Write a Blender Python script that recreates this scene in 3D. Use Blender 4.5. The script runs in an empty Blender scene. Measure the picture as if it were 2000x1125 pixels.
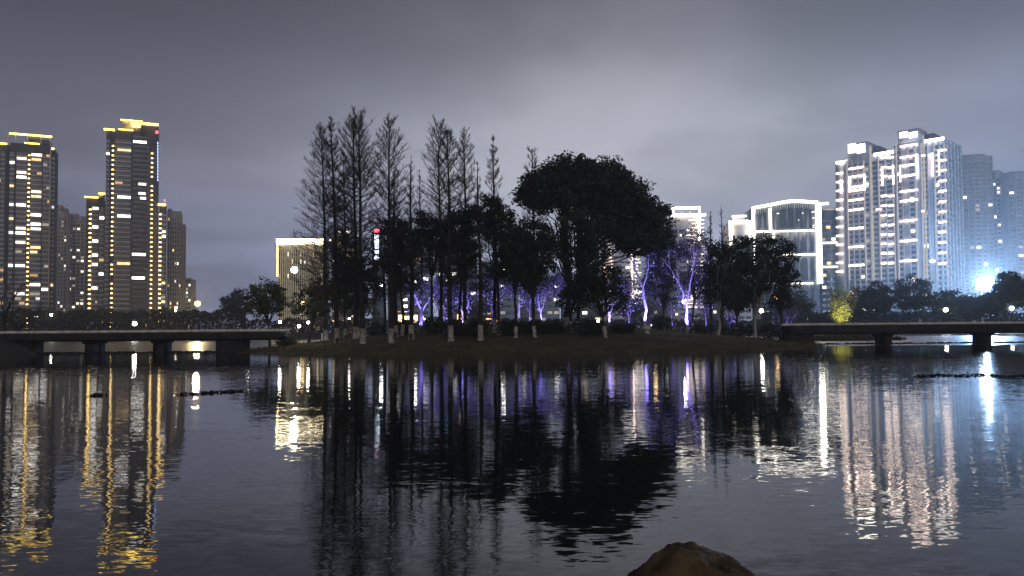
import bpy, math, random
import numpy as np
from mathutils import Vector, Matrix

R = math.radians
sc = bpy.context.scene
col = sc.collection
rng = np.random.default_rng(7)
random.seed(7)

# ------------------------------------------------------------------ camera
F, CX, CY, SH, CAMZ = 1540.0, 1000.0, 562.5, 0.01325, 2.2     # photo pixels (2000 x 1125)
cam_d = bpy.data.cameras.new('camera')
cam = bpy.data.objects.new('camera', cam_d)
col.objects.link(cam)
cam_d.sensor_width = 36.0
cam_d.lens = 36.0 * F / 2000.0
cam_d.shift_y = SH
cam_d.clip_start, cam_d.clip_end = 0.1, 5000.0
MC = Matrix.Rotation(R(92.2), 4, 'X') @ Matrix.Rotation(R(-0.5), 4, 'Z')
cam.matrix_world = Matrix.Translation((0, 0, CAMZ)) @ MC
sc.camera = cam

# ------------------------------------------------------------------ sky
world = bpy.data.worlds.new('World')
sc.world = world
world.use_nodes = True
nt = world.node_tree
nt.nodes.clear()


def N(tree, kind, **kw):
    n = tree.nodes.new(kind)
    for k, v in kw.items():
        if k in n.inputs.keys() if hasattr(n.inputs, 'keys') else False:
            n.inputs[k].default_value = v
        else:
            setattr(n, k, v)
    return n


def mathn(tree, op, a, b=None, c=None, clamp=False):
    n = tree.nodes.new('ShaderNodeMath')
    n.operation = op
    n.use_clamp = clamp
    for i, x in enumerate((a, b, c)):
        if x is None:
            continue
        if isinstance(x, (int, float)):
            n.inputs[i].default_value = x
        else:
            tree.links.new(x, n.inputs[i])
    return n.outputs[0]


def build_sky():
    L = nt.links.new
    tc = nt.nodes.new('ShaderNodeTexCoord')
    sep = nt.nodes.new('ShaderNodeSeparateXYZ')
    L(tc.outputs['Generated'], sep.inputs[0])
    z = mathn(nt, 'MAXIMUM', sep.outputs[2], 0.0)
    # cloud layer seen in perspective: direction over height
    zz = mathn(nt, 'ADD', z, 0.16)
    comb = nt.nodes.new('ShaderNodeCombineXYZ')
    L(mathn(nt, 'DIVIDE', sep.outputs[0], zz), comb.inputs[0])
    L(mathn(nt, 'DIVIDE', sep.outputs[1], zz), comb.inputs[1])
    n1 = nt.nodes.new('ShaderNodeTexNoise')
    n1.inputs['Scale'].default_value = 1.0
    n1.inputs['Detail'].default_value = 6
    n1.inputs['Roughness'].default_value = 0.5
    n1.inputs['Distortion'].default_value = 0.35
    mp = nt.nodes.new('ShaderNodeMapping')
    mp.inputs['Location'].default_value = (3.3, 1.9, 0.0)
    L(comb.outputs[0], mp.inputs[0])
    L(mp.outputs[0], n1.inputs['Vector'])
    cl = nt.nodes.new('ShaderNodeMapRange')
    cl.interpolation_type = 'SMOOTHSTEP'
    L(n1.outputs[0], cl.inputs[0])
    cl.inputs[1].default_value, cl.inputs[2].default_value = 0.36, 0.66
    # light-polluted overcast: a broad lobe over the city centre ahead, darker cloud overhead
    ramp = nt.nodes.new('ShaderNodeValToRGB')
    L(z, ramp.inputs[0])
    el = ramp.color_ramp.elements
    el[0].position, el[0].color = 0.0, (0.68, 0.78, 1.08, 1)
    el[1].position, el[1].color = 1.0, (0.16, 0.16, 0.18, 1)
    for p, c in ((0.09, (0.66, 0.72, 0.93)), (0.19, (0.54, 0.55, 0.62)), (0.275, (0.44, 0.45, 0.50)), (0.34, (0.29, 0.295, 0.325)), (0.40, (0.205, 0.205, 0.225)), (0.55, (0.16, 0.16, 0.178))):
        e = el.new(p)
        e.color = (*c, 1)
    dot = nt.nodes.new('ShaderNodeVectorMath')
    dot.operation = 'DOT_PRODUCT'
    L(tc.outputs['Generated'], dot.inputs[0])
    dot.inputs[1].default_value = Vector((0.14, 1.0, 0.17)).normalized()
    lobe = mathn(nt, 'POWER', mathn(nt, 'MAXIMUM', dot.outputs['Value'], 0.0), 13.0)
    glow = mathn(nt, 'MULTIPLY_ADD', lobe, 0.65, 0.34)
    gain = mathn(nt, 'MULTIPLY', glow, mathn(nt, 'MULTIPLY_ADD', cl.outputs[0], 0.40, 0.80))
    gs = nt.nodes.new('ShaderNodeVectorMath')
    gs.operation = 'SCALE'
    L(ramp.outputs[0], gs.inputs[0])
    L(gain, gs.inputs['Scale'])
    tint = nt.nodes.new('ShaderNodeMix')
    tint.data_type = 'RGBA'
    L(mathn(nt, 'MULTIPLY', lobe, 1.15, clamp=True), tint.inputs[0])
    tint.inputs[6].default_value = (0.955, 0.97, 1.17, 1)
    tint.inputs[7].default_value = (1.0, 1.0, 1.0, 1)
    tm = nt.nodes.new('ShaderNodeVectorMath')
    tm.operation = 'MULTIPLY'
    L(gs.outputs[0], tm.inputs[0])
    L(tint.outputs[2], tm.inputs[1])
    bg = nt.nodes.new('ShaderNodeBackground')
    L(tm.outputs[0], bg.inputs[0])
    bg.inputs[1].default_value = 1.0
    # the last of the twilight above the cloud
    sky = nt.nodes.new('ShaderNodeTexSky')
    sky.sky_type = 'NISHITA'
    sky.sun_disc = False
    sky.sun_elevation = R(-5.0)
    sky.sun_rotation = R(200.0)
    bg2 = nt.nodes.new('ShaderNodeBackground')
    L(sky.outputs[0], bg2.inputs[0])
    bg2.inputs[1].default_value = 0.10
    add = nt.nodes.new('ShaderNodeAddShader')
    L(bg.outputs[0], add.inputs[0])
    L(bg2.outputs[0], add.inputs[1])
    out = nt.nodes.new('ShaderNodeOutputWorld')
    L(add.outputs[0], out.inputs[0])


build_sky()

# weak warm lamp added from behind in place of unseen street lights; lifts facades
street_fill_d = bpy.data.lights.new('sun', 'SUN')
street_fill_d.energy = 0.40
street_fill_d.angle = R(25)
street_fill_d.color = (1.0, 0.86, 0.66)
sun = bpy.data.objects.new('sun', street_fill_d)
sun.rotation_euler = (R(72), 0, R(12))
col.objects.link(sun)

vs = sc.view_settings
vs.view_transform = 'Standard'
vs.look = 'None'
vs.exposure = 0.0
vs.gamma = 1.0
vs.use_curve_mapping = False
cy = sc.cycles
cy.use_denoising = True
cy.denoiser = 'OPENIMAGEDENOISE'
cy.use_adaptive_sampling = False
cy.max_bounces = 5
cy.diffuse_bounces = 2
cy.glossy_bounces = 3
cy.transmission_bounces = 2
cy.volume_bounces = 0
cy.transparent_max_bounces = 4
cy.sample_clamp_indirect = 12.0
cy.caustics_reflective = False
cy.caustics_refractive = False
cy.use_light_tree = True


# ------------------------------------------------------------------ pixel helpers
def ray(px, py):
    return (MC.to_3x3() @ Vector(((px - CX) / F, (CY - py) / F + SH * 2000 / F, -1.0)))


def at(px, py, D):
    d = ray(px, py)
    return Vector((0, 0, CAMZ)) + d * (D / d.y)


def on_z(px, py, z):
    d = ray(px, py)
    return Vector((0, 0, CAMZ)) + d * ((z - CAMZ) / d.z)


# ------------------------------------------------------------------ materials
MATS = {}


def pm(name, c, rough=0.8, var=0.25, scale=1.0, bump=0.0, metal=0.0, c2=None, spec=0.3):
    m = bpy.data.materials.new(name)
    m.use_nodes = True
    t = m.node_tree
    b = t.nodes['Principled BSDF']
    g = t.nodes.new('ShaderNodeNewGeometry')
    n = t.nodes.new('ShaderNodeTexNoise')
    n.inputs['Scale'].default_value = scale
    n.inputs['Detail'].default_value = 5
    t.links.new(g.outputs['Position'], n.inputs['Vector'])
    r = t.nodes.new('ShaderNodeValToRGB')
    r.color_ramp.elements[0].position, r.color_ramp.elements[1].position = 0.3, 0.7
    lo = tuple(x * (1 - var) for x in c)
    hi = c2 if c2 else tuple(x * (1 + var) for x in c)
    r.color_ramp.elements[0].color = (*lo, 1)
    r.color_ramp.elements[1].color = (*hi, 1)
    t.links.new(n.outputs[0], r.inputs[0])
    t.links.new(r.outputs[0], b.inputs['Base Color'])
    b.inputs['Roughness'].default_value = rough
    b.inputs['Metallic'].default_value = metal
    b.inputs['Specular IOR Level'].default_value = spec
    if bump:
        bp = t.nodes.new('ShaderNodeBump')
        bp.inputs['Strength'].default_value = bump
        bp.inputs['Distance'].default_value = 0.1
        t.links.new(n.outputs[0], bp.inputs['Height'])
        t.links.new(bp.outputs[0], b.inputs['Normal'])
    MATS[name] = m
    return m


def em(name, c, s, sample=False, var=0.0, scale=0.15):
    m = bpy.data.materials.new(name)
    m.use_nodes = True
    t = m.node_tree
    t.nodes.clear()
    e = t.nodes.new('ShaderNodeEmission')
    e.inputs[0].default_value = (*c, 1)
    e.inputs[1].default_value = s
    if var:
        g = t.nodes.new('ShaderNodeNewGeometry')
        n = t.nodes.new('ShaderNodeTexNoise')
        n.inputs['Scale'].default_value = scale
        n.inputs['Detail'].default_value = 2
        t.links.new(g.outputs['Position'], n.inputs['Vector'])
        v = mathn(t, 'MULTIPLY_ADD', n.outputs[0], 2 * var * s, s * (1 - var))
        t.links.new(v, e.inputs[1])
    o = t.nodes.new('ShaderNodeOutputMaterial')
    t.links.new(e.outputs[0], o.inputs[0])
    m.cycles.emission_sampling = 'AUTO' if sample else 'NONE'
    MATS[name] = m
    return m


pm('conc_dark', (0.085, 0.078, 0.076), 0.8, 0.2, 0.4)
pm('conc_mid', (0.56, 0.50, 0.46), 0.8, 0.2, 0.4)
pm('conc_grey', (0.17, 0.16, 0.155), 0.8, 0.2, 0.4)
pm('conc_lilac', (0.52, 0.51, 0.55), 0.8, 0.15, 0.4)
pm('conc_pale', (0.60, 0.58, 0.58), 0.8, 0.15, 0.4)
pm('conc_warm', (0.42, 0.36, 0.28), 0.8, 0.2, 0.4)
pm('glass_dark', (0.03, 0.032, 0.036), 0.25, 0.4, 0.3, spec=0.5)
pm('glass_blue', (0.10, 0.11, 0.13), 0.2, 0.3, 0.2, spec=0.5)
pm('metal_dark', (0.05, 0.05, 0.052), 0.5, 0.2, 2.0, metal=0.6)
pm('stone_bridge', (0.034, 0.031, 0.028), 0.9, 0.45, 0.8, 0.3)
pm('coping', (0.78, 0.73, 0.64), 0.85, 0.25, 1.5)
pm('grass_ground', (0.10, 0.086, 0.034), 0.95, 0.45, 0.35, 0.4, c2=(0.15, 0.12, 0.065))
pm('grass_blade', (0.10, 0.09, 0.042), 0.9, 0.5, 0.6)
pm('earth', (0.06, 0.055, 0.045), 0.95, 0.4, 0.2)
pm('bark_dark', (0.035, 0.029, 0.025), 0.95, 0.4, 2.0)
pm('twig', (0.040, 0.032, 0.030), 0.95, 0.3, 1.0)
pm('bark_pale', (0.34, 0.33, 0.31), 0.9, 0.3, 2.5)
pm('whitewash', (0.40, 0.36, 0.29), 0.95, 0.6, 4.5, c2=(0.66, 0.61, 0.52))
pm('leaf_dark', (0.030, 0.040, 0.018), 0.75, 0.45, 0.5)
pm('leaf_camphor', (0.034, 0.050, 0.020), 0.7, 0.5, 0.45)
pm('leaf_mid', (0.050, 0.062, 0.028), 0.75, 0.45, 0.4)
pm('leaf_brown', (0.055, 0.046, 0.032), 0.85, 0.4, 0.4)
pm('leaf_bamboo', (0.16, 0.17, 0.045), 0.7, 0.4, 0.5)
pm('leaf_soft', (0.16, 0.17, 0.13), 0.85, 0.4, 0.5)
pm('hedge_leaf', (0.034, 0.036, 0.022), 0.9, 0.5, 0.12)
pm('rock', (0.115, 0.080, 0.040), 0.9, 0.55, 4.5, 0.8, c2=(0.24, 0.17, 0.085), spec=0.05)
pm('rubble', (0.05, 0.045, 0.04), 0.95, 0.5, 2.0)
pm('pale_stone', (0.55, 0.52, 0.46), 0.9, 0.25, 3.0)
pm('paint_white', (0.65, 0.65, 0.63), 0.5, 0.05, 1.0)
pm('weed', (0.03, 0.03, 0.022), 0.95, 0.4, 3.0)

em('led_gold', (1.0, 0.66, 0.10), 7.5, True)
em('led_golddot', (1.0, 0.66, 0.22), 10.0, False, 0.5, 0.25)
em('led_white', (1.0, 0.93, 0.82), 5.5, False, 0.35, 0.3)
em('led_whitebig', (1.0, 0.93, 0.80), 7.0, True)
em('led_crown', (1.0, 0.84, 0.52), 14.0, True)
em('led_frame', (1.0, 0.94, 0.80), 7.0, True)
em('pier_glow', (1.0, 0.84, 0.74), 0.55)  # added glow for the pale pier lines, not a lamp
em('led_pink', (1.0, 0.78, 0.64), 6.0, True)
em('led_blue', (0.45, 0.6, 1.0), 3.0)
em('led_band', (1.0, 0.86, 0.78), 2.2)
em('fin_wash_glow', (1.0, 0.84, 0.5), 0.42)  # added glow, stands in for the wash light on the fins
em('led_red', (1.0, 0.07, 0.10), 6.0)
em('led_sign', (0.62, 0.78, 1.0), 14.0)
em('led_cyan', (0.35, 0.85, 0.95), 3.5)
em('win_white', (1.0, 0.92, 0.76), 2.4, False, 0.55, 0.5)
em('win_bright', (1.0, 0.96, 0.88), 4.5, False, 0.55, 0.5)
em('win_warm', (1.0, 0.70, 0.34), 1.9, False, 0.55, 0.5)
em('win_dim', (0.95, 0.80, 0.62), 0.5, False, 0.55, 0.5)
em('win_amber', (1.0, 0.60, 0.25), 0.9, False, 0.5, 0.5)
em('win_cool', (0.86, 0.93, 1.0), 1.3, False, 0.5, 0.5)
em('lamp_white', (1.0, 0.97, 0.90), 40.0, True)
em('lamp_warm', (1.0, 0.62, 0.22), 9.0, True)
em('lamp_cold', (0.72, 0.9, 1.0), 12.0, False)
em('lamp_purple', (0.35, 0.28, 1.0), 8.0)


# ------------------------------------------------------------------ mesh building (all quads, numpy)
class MB:
    def __init__(self):
        self.v, self.f, self.n = [], [], 0

    def add(self, v, f):
        self.v.append(np.asarray(v, dtype=np.float64).reshape(-1, 3))
        self.f.append(np.asarray(f, dtype=np.int64).reshape(-1, 4) + self.n)
        self.n += len(self.v[-1])
        return self

    def tubes(self, P, Rr, k=3):
        """P (m,n,3) polylines, Rr (m,n) radii"""
        P = np.asarray(P, float)
        Rr = np.asarray(Rr, float)
        m, n, _ = P.shape
        T = np.gradient(P, axis=1)
        T /= np.linalg.norm(T, axis=2, keepdims=True) + 1e-9
        M = (P[:, -1] - P[:, 0])
        M /= np.linalg.norm(M, axis=1, keepdims=True) + 1e-9
        ref = np.where(np.abs(M[:, 2:3]) > 0.8, np.array([[1., 0, 0]]), np.array([[0, 0, 1.]]))
        U = np.cross(T, ref[:, None, :])
        U /= np.linalg.norm(U, axis=2, keepdims=True) + 1e-9
        W = np.cross(T, U)
        a = np.arange(k) * 2 * np.pi / k
        V = P[:, :, None, :] + Rr[:, :, None, None] * (np.cos(a)[None, None, :, None] * U[:, :, None, :] + np.sin(a)[None, None, :, None] * W[:, :, None, :])
        idx = np.arange(m * n * k).reshape(m, n, k)
        nx = np.roll(idx, -1, axis=2)
        f = np.stack([idx[:, :-1], nx[:, :-1], nx[:, 1:], idx[:, 1:]], axis=-1)
        return self.add(V, f)

    def tube(self, pts, rad, k=8):
        pts = np.array([tuple(p) for p in pts], float)
        rad = np.array(rad, float)
        self.tubes(pts[None], rad[None], k)
        return self

    def lathe(self, prof, c=(0, 0, 0), k=16):
        """prof [(r,z)...]"""
        self.tubes(np.array([[(c[0], c[1], c[2] + z) for r, z in prof]], float), np.array([[r for r, z in prof]], float), k)
        return self

    def box(self, x0, x1, y0, y1, z0, z1):
        v = [(x, y, z) for z in (z0, z1) for y in (y0, y1) for x in (x0, x1)]
        f = [(0, 2, 3, 1), (4, 5, 7, 6), (0, 1, 5, 4), (2, 6, 7, 3), (0, 4, 6, 2), (1, 3, 7, 5)]
        return self.add(v, f)

    def leaves(self, C, s, tilt=1.0):
        """random little quads at C (n,3)"""
        C = np.asarray(C, float)
        n = len(C)
        d = rng.normal(size=(n, 3))
        d[:, 2] *= 0.7
        d /= np.linalg.norm(d, axis=1, keepdims=True)
        e = np.cross(d, rng.normal(size=(n, 3)))
        e /= np.linalg.norm(e, axis=1, keepdims=True) + 1e-9
        sz = (s * rng.uniform(0.55, 1.35, n))[:, None]
        a = d * sz
        b = e * sz * 0.55
        V = np.stack([C - a, C - b * 0.9 + a * 0.1, C + a, C + b * 0.9 + a * 0.1], axis=1)
        return self.add(V, np.arange(4 * n).reshape(n, 4))

    def mesh(self, name, mat, smooth=False):
        me = bpy.data.meshes.new(name)
        v = np.concatenate(self.v)
        f = np.concatenate(self.f)
        me.vertices.add(len(v))
        me.vertices.foreach_set('co', v.astype(np.float32).ravel())
        me.loops.add(f.size)
        me.loops.foreach_set('vertex_index', f.astype(np.int32).ravel())
        me.polygons.add(len(f))
        me.polygons.foreach_set('loop_start', np.arange(0, f.size, 4, dtype=np.int32))
        if smooth:
            me.polygons.foreach_set('use_smooth', np.ones(len(f), dtype=bool))
        me.materials.append(MATS[mat])
        me.update(calc_edges=True)
        me.validate()
        return me

    def build(self, name, mat, parent=None, smooth=False):
        o = bpy.data.objects.new(name, self.mesh(name, mat, smooth))
        col.objects.link(o)
        if parent:
            o.parent = parent
        return o


def thing(name, label, cat, loc=(0, 0, 0), rz=0.0, group=None):
    o = bpy.data.objects.new(name, None)
    o.empty_display_size = 0.5
    o.location = loc
    o.rotation_euler = (0, 0, rz)
    col.objects.link(o)
    tag(o, label, cat, group)
    return o


def tag(o, label=None, cat=None, group=None, kind=None):
    if label:
        o['label'] = label
    if cat:
        o['category'] = cat
    if group:
        o['group'] = group
    if kind:
        o['kind'] = kind
    return o


def sub(child, part):
    """hang a piece under a part of the same thing, keeping its place"""
    child.parent = part
    child.matrix_parent_inverse = part.matrix_basis.inverted()
    return child


UNIT = {}


def bx(parent, name, mat, x0, x1, y0, y1, z0, z1):
    """a box part: one shared unit mesh per material, placed by scale"""
    if mat not in UNIT:
        UNIT[mat] = MB().box(-.5, .5, -.5, .5, -.5, .5).mesh('block_' + mat, mat)
    o = bpy.data.objects.new(name, UNIT[mat])
    o.location = ((x0 + x1) / 2, (y0 + y1) / 2, (z0 + z1) / 2)
    o.scale = (x1 - x0, y1 - y0, z1 - z0)
    o.parent = parent
    col.objects.link(o)
    return o


# ------------------------------------------------------------------ terrain and water
def smooth(t):
    t = np.clip(t, 0, 1)
    return t * t * (3 - 2 * t)


ICX, ICY, IRX, IRY = 3.0, 110.0, 39.0, 33.0


def island_h(x, y):
    x = np.asarray(x, float)
    y = np.asarray(y, float)
    a = np.arctan2((y - ICY) / IRY, (x - ICX) / IRX)
    e = np.hypot((x - ICX) / IRX, (y - ICY) / IRY)
    e = e / (1 + 0.03 * np.sin(5 * a + 1) + 0.02 * np.sin(11 * a))
    s = (1 - e) * 34.0
    h = np.where(s > 0, 3.3 * np.tanh(s * 0.125 / 3.3 * 1.05), s * 0.10)
    h = h + 0.06 * np.sin(x * 0.9 + y * 0.35) * np.sin(y * 0.7 - x * 0.2) + 0.05 * np.sin(x * 2.1 + 1.3)
    return h


def on_island(px, py, lo=74, hi=135):
    for D in np.arange(lo, hi, 0.25):
        p = at(px, py, D)
        if p.z <= float(island_h(p.x, p.y)):
            return Vector((p.x, p.y, float(island_h(p.x, p.y))))
    p = at(px, py, 112)
    return Vector((p.x, p.y, float(island_h(p.x, p.y))))


def island_at(px, D):
    p = at(px, 640, D)
    return Vector((p.x, p.y, float(island_h(p.x, p.y))))


def grid(name, mat, xs, ys, fz, kind='structure'):
    X, Y = np.meshgrid(np.asarray(xs, float), np.asarray(ys, float), indexing='ij')
    Z = fz(X, Y)
    nx, ny = X.shape
    v = np.stack([X, Y, Z], -1).reshape(-1, 3)
    i = np.arange(nx * ny).reshape(nx, ny)
    f = np.stack([i[:-1, :-1], i[1:, :-1], i[1:, 1:], i[:-1, 1:]], -1)
    m = MB()
    m.add(v, f)
    o = m.build(name, mat, None, True)
    o['kind'] = kind
    return o


grid('island_ground', 'grass_ground', np.arange(-42, 48.1, 0.6), np.arange(72, 150.1, 0.6), island_h)


def city_h(x, y):
    d = y - 298 - 5 * np.sin(x * 0.021) - 2 * np.sin(x * 0.083 + 1)
    return np.where(d < 0, np.maximum(-1.2, d * 0.2), np.minimum(2.4, d * 0.22))


ys = np.concatenate([np.arange(285, 325, 1.5), [340, 400, 700, 1400]])
grid('ground', 'earth', np.concatenate([[-1400, -900, -600], np.arange(-400, 401, 5), [600, 900, 1400]]), ys, city_h)


def near_h(x, y):
    return 0.65 - 0.19 * (y + 0.5) + 0.05 * np.sin(x * 2.3 + y) - 0.004 * 0 * x


grid('near_bank', 'earth', np.arange(-30, 30.1, 0.5), np.arange(-12, 6.1, 0.5), lambda x, y: np.where(y < -0.5, 0.65, near_h(x, y)))


def left_bank_h(x, y):
    s = (-0.612 * y - x) + 0.8 * np.sin(y * 0.35)
    return np.where(s < 0, np.maximum(-0.8, s * 0.3), 2.3 * np.tanh(s * 0.30))


grid('left_bank', 'earth', np.arange(-130, -48, 1.2), np.arange(88, 128, 1.2), lambda x, y: np.minimum(left_bank_h(x, y), np.minimum((y - 90) * 0.4, (126 - y) * 0.4)))


def water_mat():
    m = bpy.data.materials.new('water')
    m.use_nodes = True
    t = m.node_tree
    L = t.links.new
    b = t.nodes['Principled BSDF']
    b.inputs['Base Color'].default_value = (0.010, 0.012, 0.011, 1)
    b.inputs['Roughness'].default_value = 0.03
    b.inputs['IOR'].default_value = 1.333
    g = t.nodes.new('ShaderNodeNewGeometry')
    sp = t.nodes.new('ShaderNodeSeparateXYZ')
    L(g.outputs['Position'], sp.inputs[0])

    def wave(scale, stretch, amp, off, detail=2.0):
        mp = t.nodes.new('ShaderNodeMapping')
        mp.inputs['Scale'].default_value = (scale * stretch, scale, scale)
        mp.inputs['Location'].default_value = (off, off * 1.7, 0)
        mp.inputs['Rotation'].default_value = (0, 0, 0.12)
        L(g.outputs['Position'], mp.inputs[0])
        n = t.nodes.new('ShaderNodeTexNoise')
        n.inputs['Scale'].default_value = 1.0
        n.inputs['Detail'].default_value = detail
        n.inputs['Roughness'].default_value = 0.5
        L(mp.outputs[0], n.inputs['Vector'])
        s = t.nodes.new('ShaderNodeVectorMath')
        s.operation = 'SUBTRACT'
        L(n.outputs['Color'], s.inputs[0])
        s.inputs[1].default_value = (0.5, 0.5, 0.5)
        w = t.nodes.new('ShaderNodeVectorMath')
        w.operation = 'MULTIPLY'
        L(s.outputs[0], w.inputs[0])
        w.inputs[1].default_value = (amp * 0.55, amp, 0)
        return w.outputs[0]

    a = wave(11.0, 0.42, 0.070, 0.0)
    c = wave(3.0, 0.45, 0.036, 13.0)
    va = t.nodes.new('ShaderNodeVectorMath')
    L(a, va.inputs[0])
    L(c, va.inputs[1])
    # gentle wind lanes, and the open lake behind the bridges is ruffled
    mp = t.nodes.new('ShaderNodeMapping')
    mp.inputs['Scale'].default_value = (0.035, 0.16, 1)
    L(g.outputs['Position'], mp.inputs[0])
    nz = t.nodes.new('ShaderNodeTexNoise')
    nz.inputs['Detail'].default_value = 3
    L(mp.outputs[0], nz.inputs['Vector'])
    lane = t.nodes.new('ShaderNodeMapRange')
    L(nz.outputs[0], lane.inputs[0])
    lane.inputs[1].default_value, lane.inputs[2].default_value = 0.38, 0.66
    lane.inputs[3].default_value, lane.inputs[4].default_value = 0.60, 1.35
    wind = t.nodes.new('ShaderNodeMapRange')
    L(sp.outputs[1], wind.inputs[0])
    wind.inputs[1].default_value, wind.inputs[2].default_value = 97.0, 108.0
    wind.inputs[3].default_value, wind.inputs[4].default_value = 0.0, 2.5
    rg = t.nodes.new('ShaderNodeMapRange')
    L(sp.outputs[1], rg.inputs[0])
    rg.inputs[1].default_value, rg.inputs[2].default_value = 97.0, 106.0
    rg.inputs[3].default_value, rg.inputs[4].default_value = 0.03, 0.34
    L(rg.outputs[0], b.inputs['Roughness'])
    k = mathn(t, 'ADD', lane.outputs[0], wind.outputs[0])
    sc_ = t.nodes.new('ShaderNodeVectorMath')
    sc_.operation = 'SCALE'
    L(va.outputs[0], sc_.inputs[0])
    L(k, sc_.inputs['Scale'])
    ad = t.nodes.new('ShaderNodeVectorMath')
    L(sc_.outputs[0], ad.inputs[0])
    ad.inputs[1].default_value = (0, 0, 1)
    nm = t.nodes.new('ShaderNodeVectorMath')
    nm.operation = 'NORMALIZE'
    L(ad.outputs[0], nm.inputs[0])
    L(nm.outputs[0], b.inputs['Normal'])
    MATS['water'] = m


water_mat()
wm = MB()
wm.add([(-700, 0.2, 0), (700, 0.2, 0), (700, 330, 0), (-700, 330, 0)], [(0, 1, 2, 3)])
wo = wm.build('water', 'water')
wo['kind'] = 'structure'


# ------------------------------------------------------------------ buildings
CITYZ = 2.3


class Facade:
    """a front wall through pixel column px at distance D, turned by th; maps pixels to (u, z) on it"""

    def __init__(self, name, label, px, D, th, cat='building', group=None):
        p = at(px, 600, D)
        self.p = Vector((p.x, p.y, CITYZ))
        self.x = Vector((math.cos(th), math.sin(th), 0))
        self.y = Vector((-math.sin(th), math.cos(th), 0))
        self.root = thing(name, label, cat, self.p, th, group)
        self.rand = random.Random(label)

    def uz(self, px, py):
        d = ray(px, py)
        o = Vector((0, 0, CAMZ))
        t = (self.p - o).dot(self.y) / d.dot(self.y)
        q = o + d * t - self.p
        return q.dot(self.x), q.z

    def u(self, px, py=500):
        return self.uz(px, py)[0]

    def z(self, px, py):
        return self.uz(px, py)[1]

    def rect(self, name, mat, px0, px1, py0, py1, y0, y1):
        """box whose face covers the pixel rectangle (py0 above py1), slopes taken at its centre"""
        pm_, pym = (px0 + px1) / 2, (py0 + py1) / 2
        u0, u1 = self.u(px0, pym), self.u(px1, pym)
        z1, z0 = self.z(pm_, py0), self.z(pm_, py1)
        return bx(self.root, name, mat, u0, u1, y0, y1, max(z0, 0.0), z1)

    def b(self, name, mat, u0, u1, y0, y1, z0, z1):
        return bx(self.root, name, mat, u0, u1, y0, y1, z0, z1)


LITMAT = ['win_white', 'win_white', 'win_bright', 'win_warm', 'win_warm', 'win_dim', 'win_dim', 'win_amber', 'win_amber', 'win_cool']


def bays(fc, cols, z0, z1, fh, lit, glass='glass_dark', balcony=None, bal_h=1.05, bal_d=1.1, hot=(), mats=LITMAT, win=(0.9, 2.55), face=None, trim=0.0):
    """window parts (and balcony parapets) floor by floor for each column (u0,u1)"""
    hots = []
    for h in hot:
        u, z = fc.uz(h[0], h[1])
        hots.append((u, z, h[2] if len(h) > 2 else 'win_bright'))
    nf = int((z1 - z0) / fh)
    for c, (u0, u1) in enumerate(cols):
        for k in range(nf):
            zb = z0 + k * fh
            m = glass
            if fc.rand.random() < lit:
                m = fc.rand.choice(mats)
            w0, w1 = u0 + trim, u1 - trim
            hit = False
            for (hu, hz, hm) in hots:
                if u0 <= hu <= u1 and zb <= hz < zb + fh:
                    m = hm
                    hit = True
                    w0, w1 = max(w0, hu - 4.2), min(w1, hu + 4.2)
            if m != glass and (w1 - w0) > 3.0 and not hit:
                cut = w0 + (w1 - w0) * fc.rand.uniform(0.3, 0.75)
                if fc.rand.random() < 0.5:
                    rest, (w0, w1) = (cut + 0.06, w1), (w0, cut)
                else:
                    rest, (w0, w1) = (w0, cut - 0.06), (cut, w1)
                if face is None:
                    fc.b('window', glass, rest[0], rest[1], -0.07, 0.10, zb + win[0], zb + win[1])
                else:
                    fc.b('window', glass, face - 0.10, face + 0.07, rest[0], rest[1], zb + win[0], zb + win[1])
            if face is None:
                fc.b('window', m, w0, w1, -0.07, 0.10, zb + win[0], zb + win[1])
            else:
                fc.b('window', m, face - 0.10, face + 0.07, w0, w1, zb + win[0], zb + win[1])
            if balcony:
                if face is None:
                    fc.b('balcony', balcony, u0 - 0.1, u1 + 0.1, -bal_d, -0.075, zb - 0.25, zb - 0.25 + bal_h)


def zoomL(x, y):   # crop (160,220) scale 2.8136 of the main left tower
    return x / 2.8136 + 160, y / 2.8136 + 220


def zoomLL(x, y):  # crop (0,220) scale 2.8125
    return x / 2.8125, y / 2.8125 + 220


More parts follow.
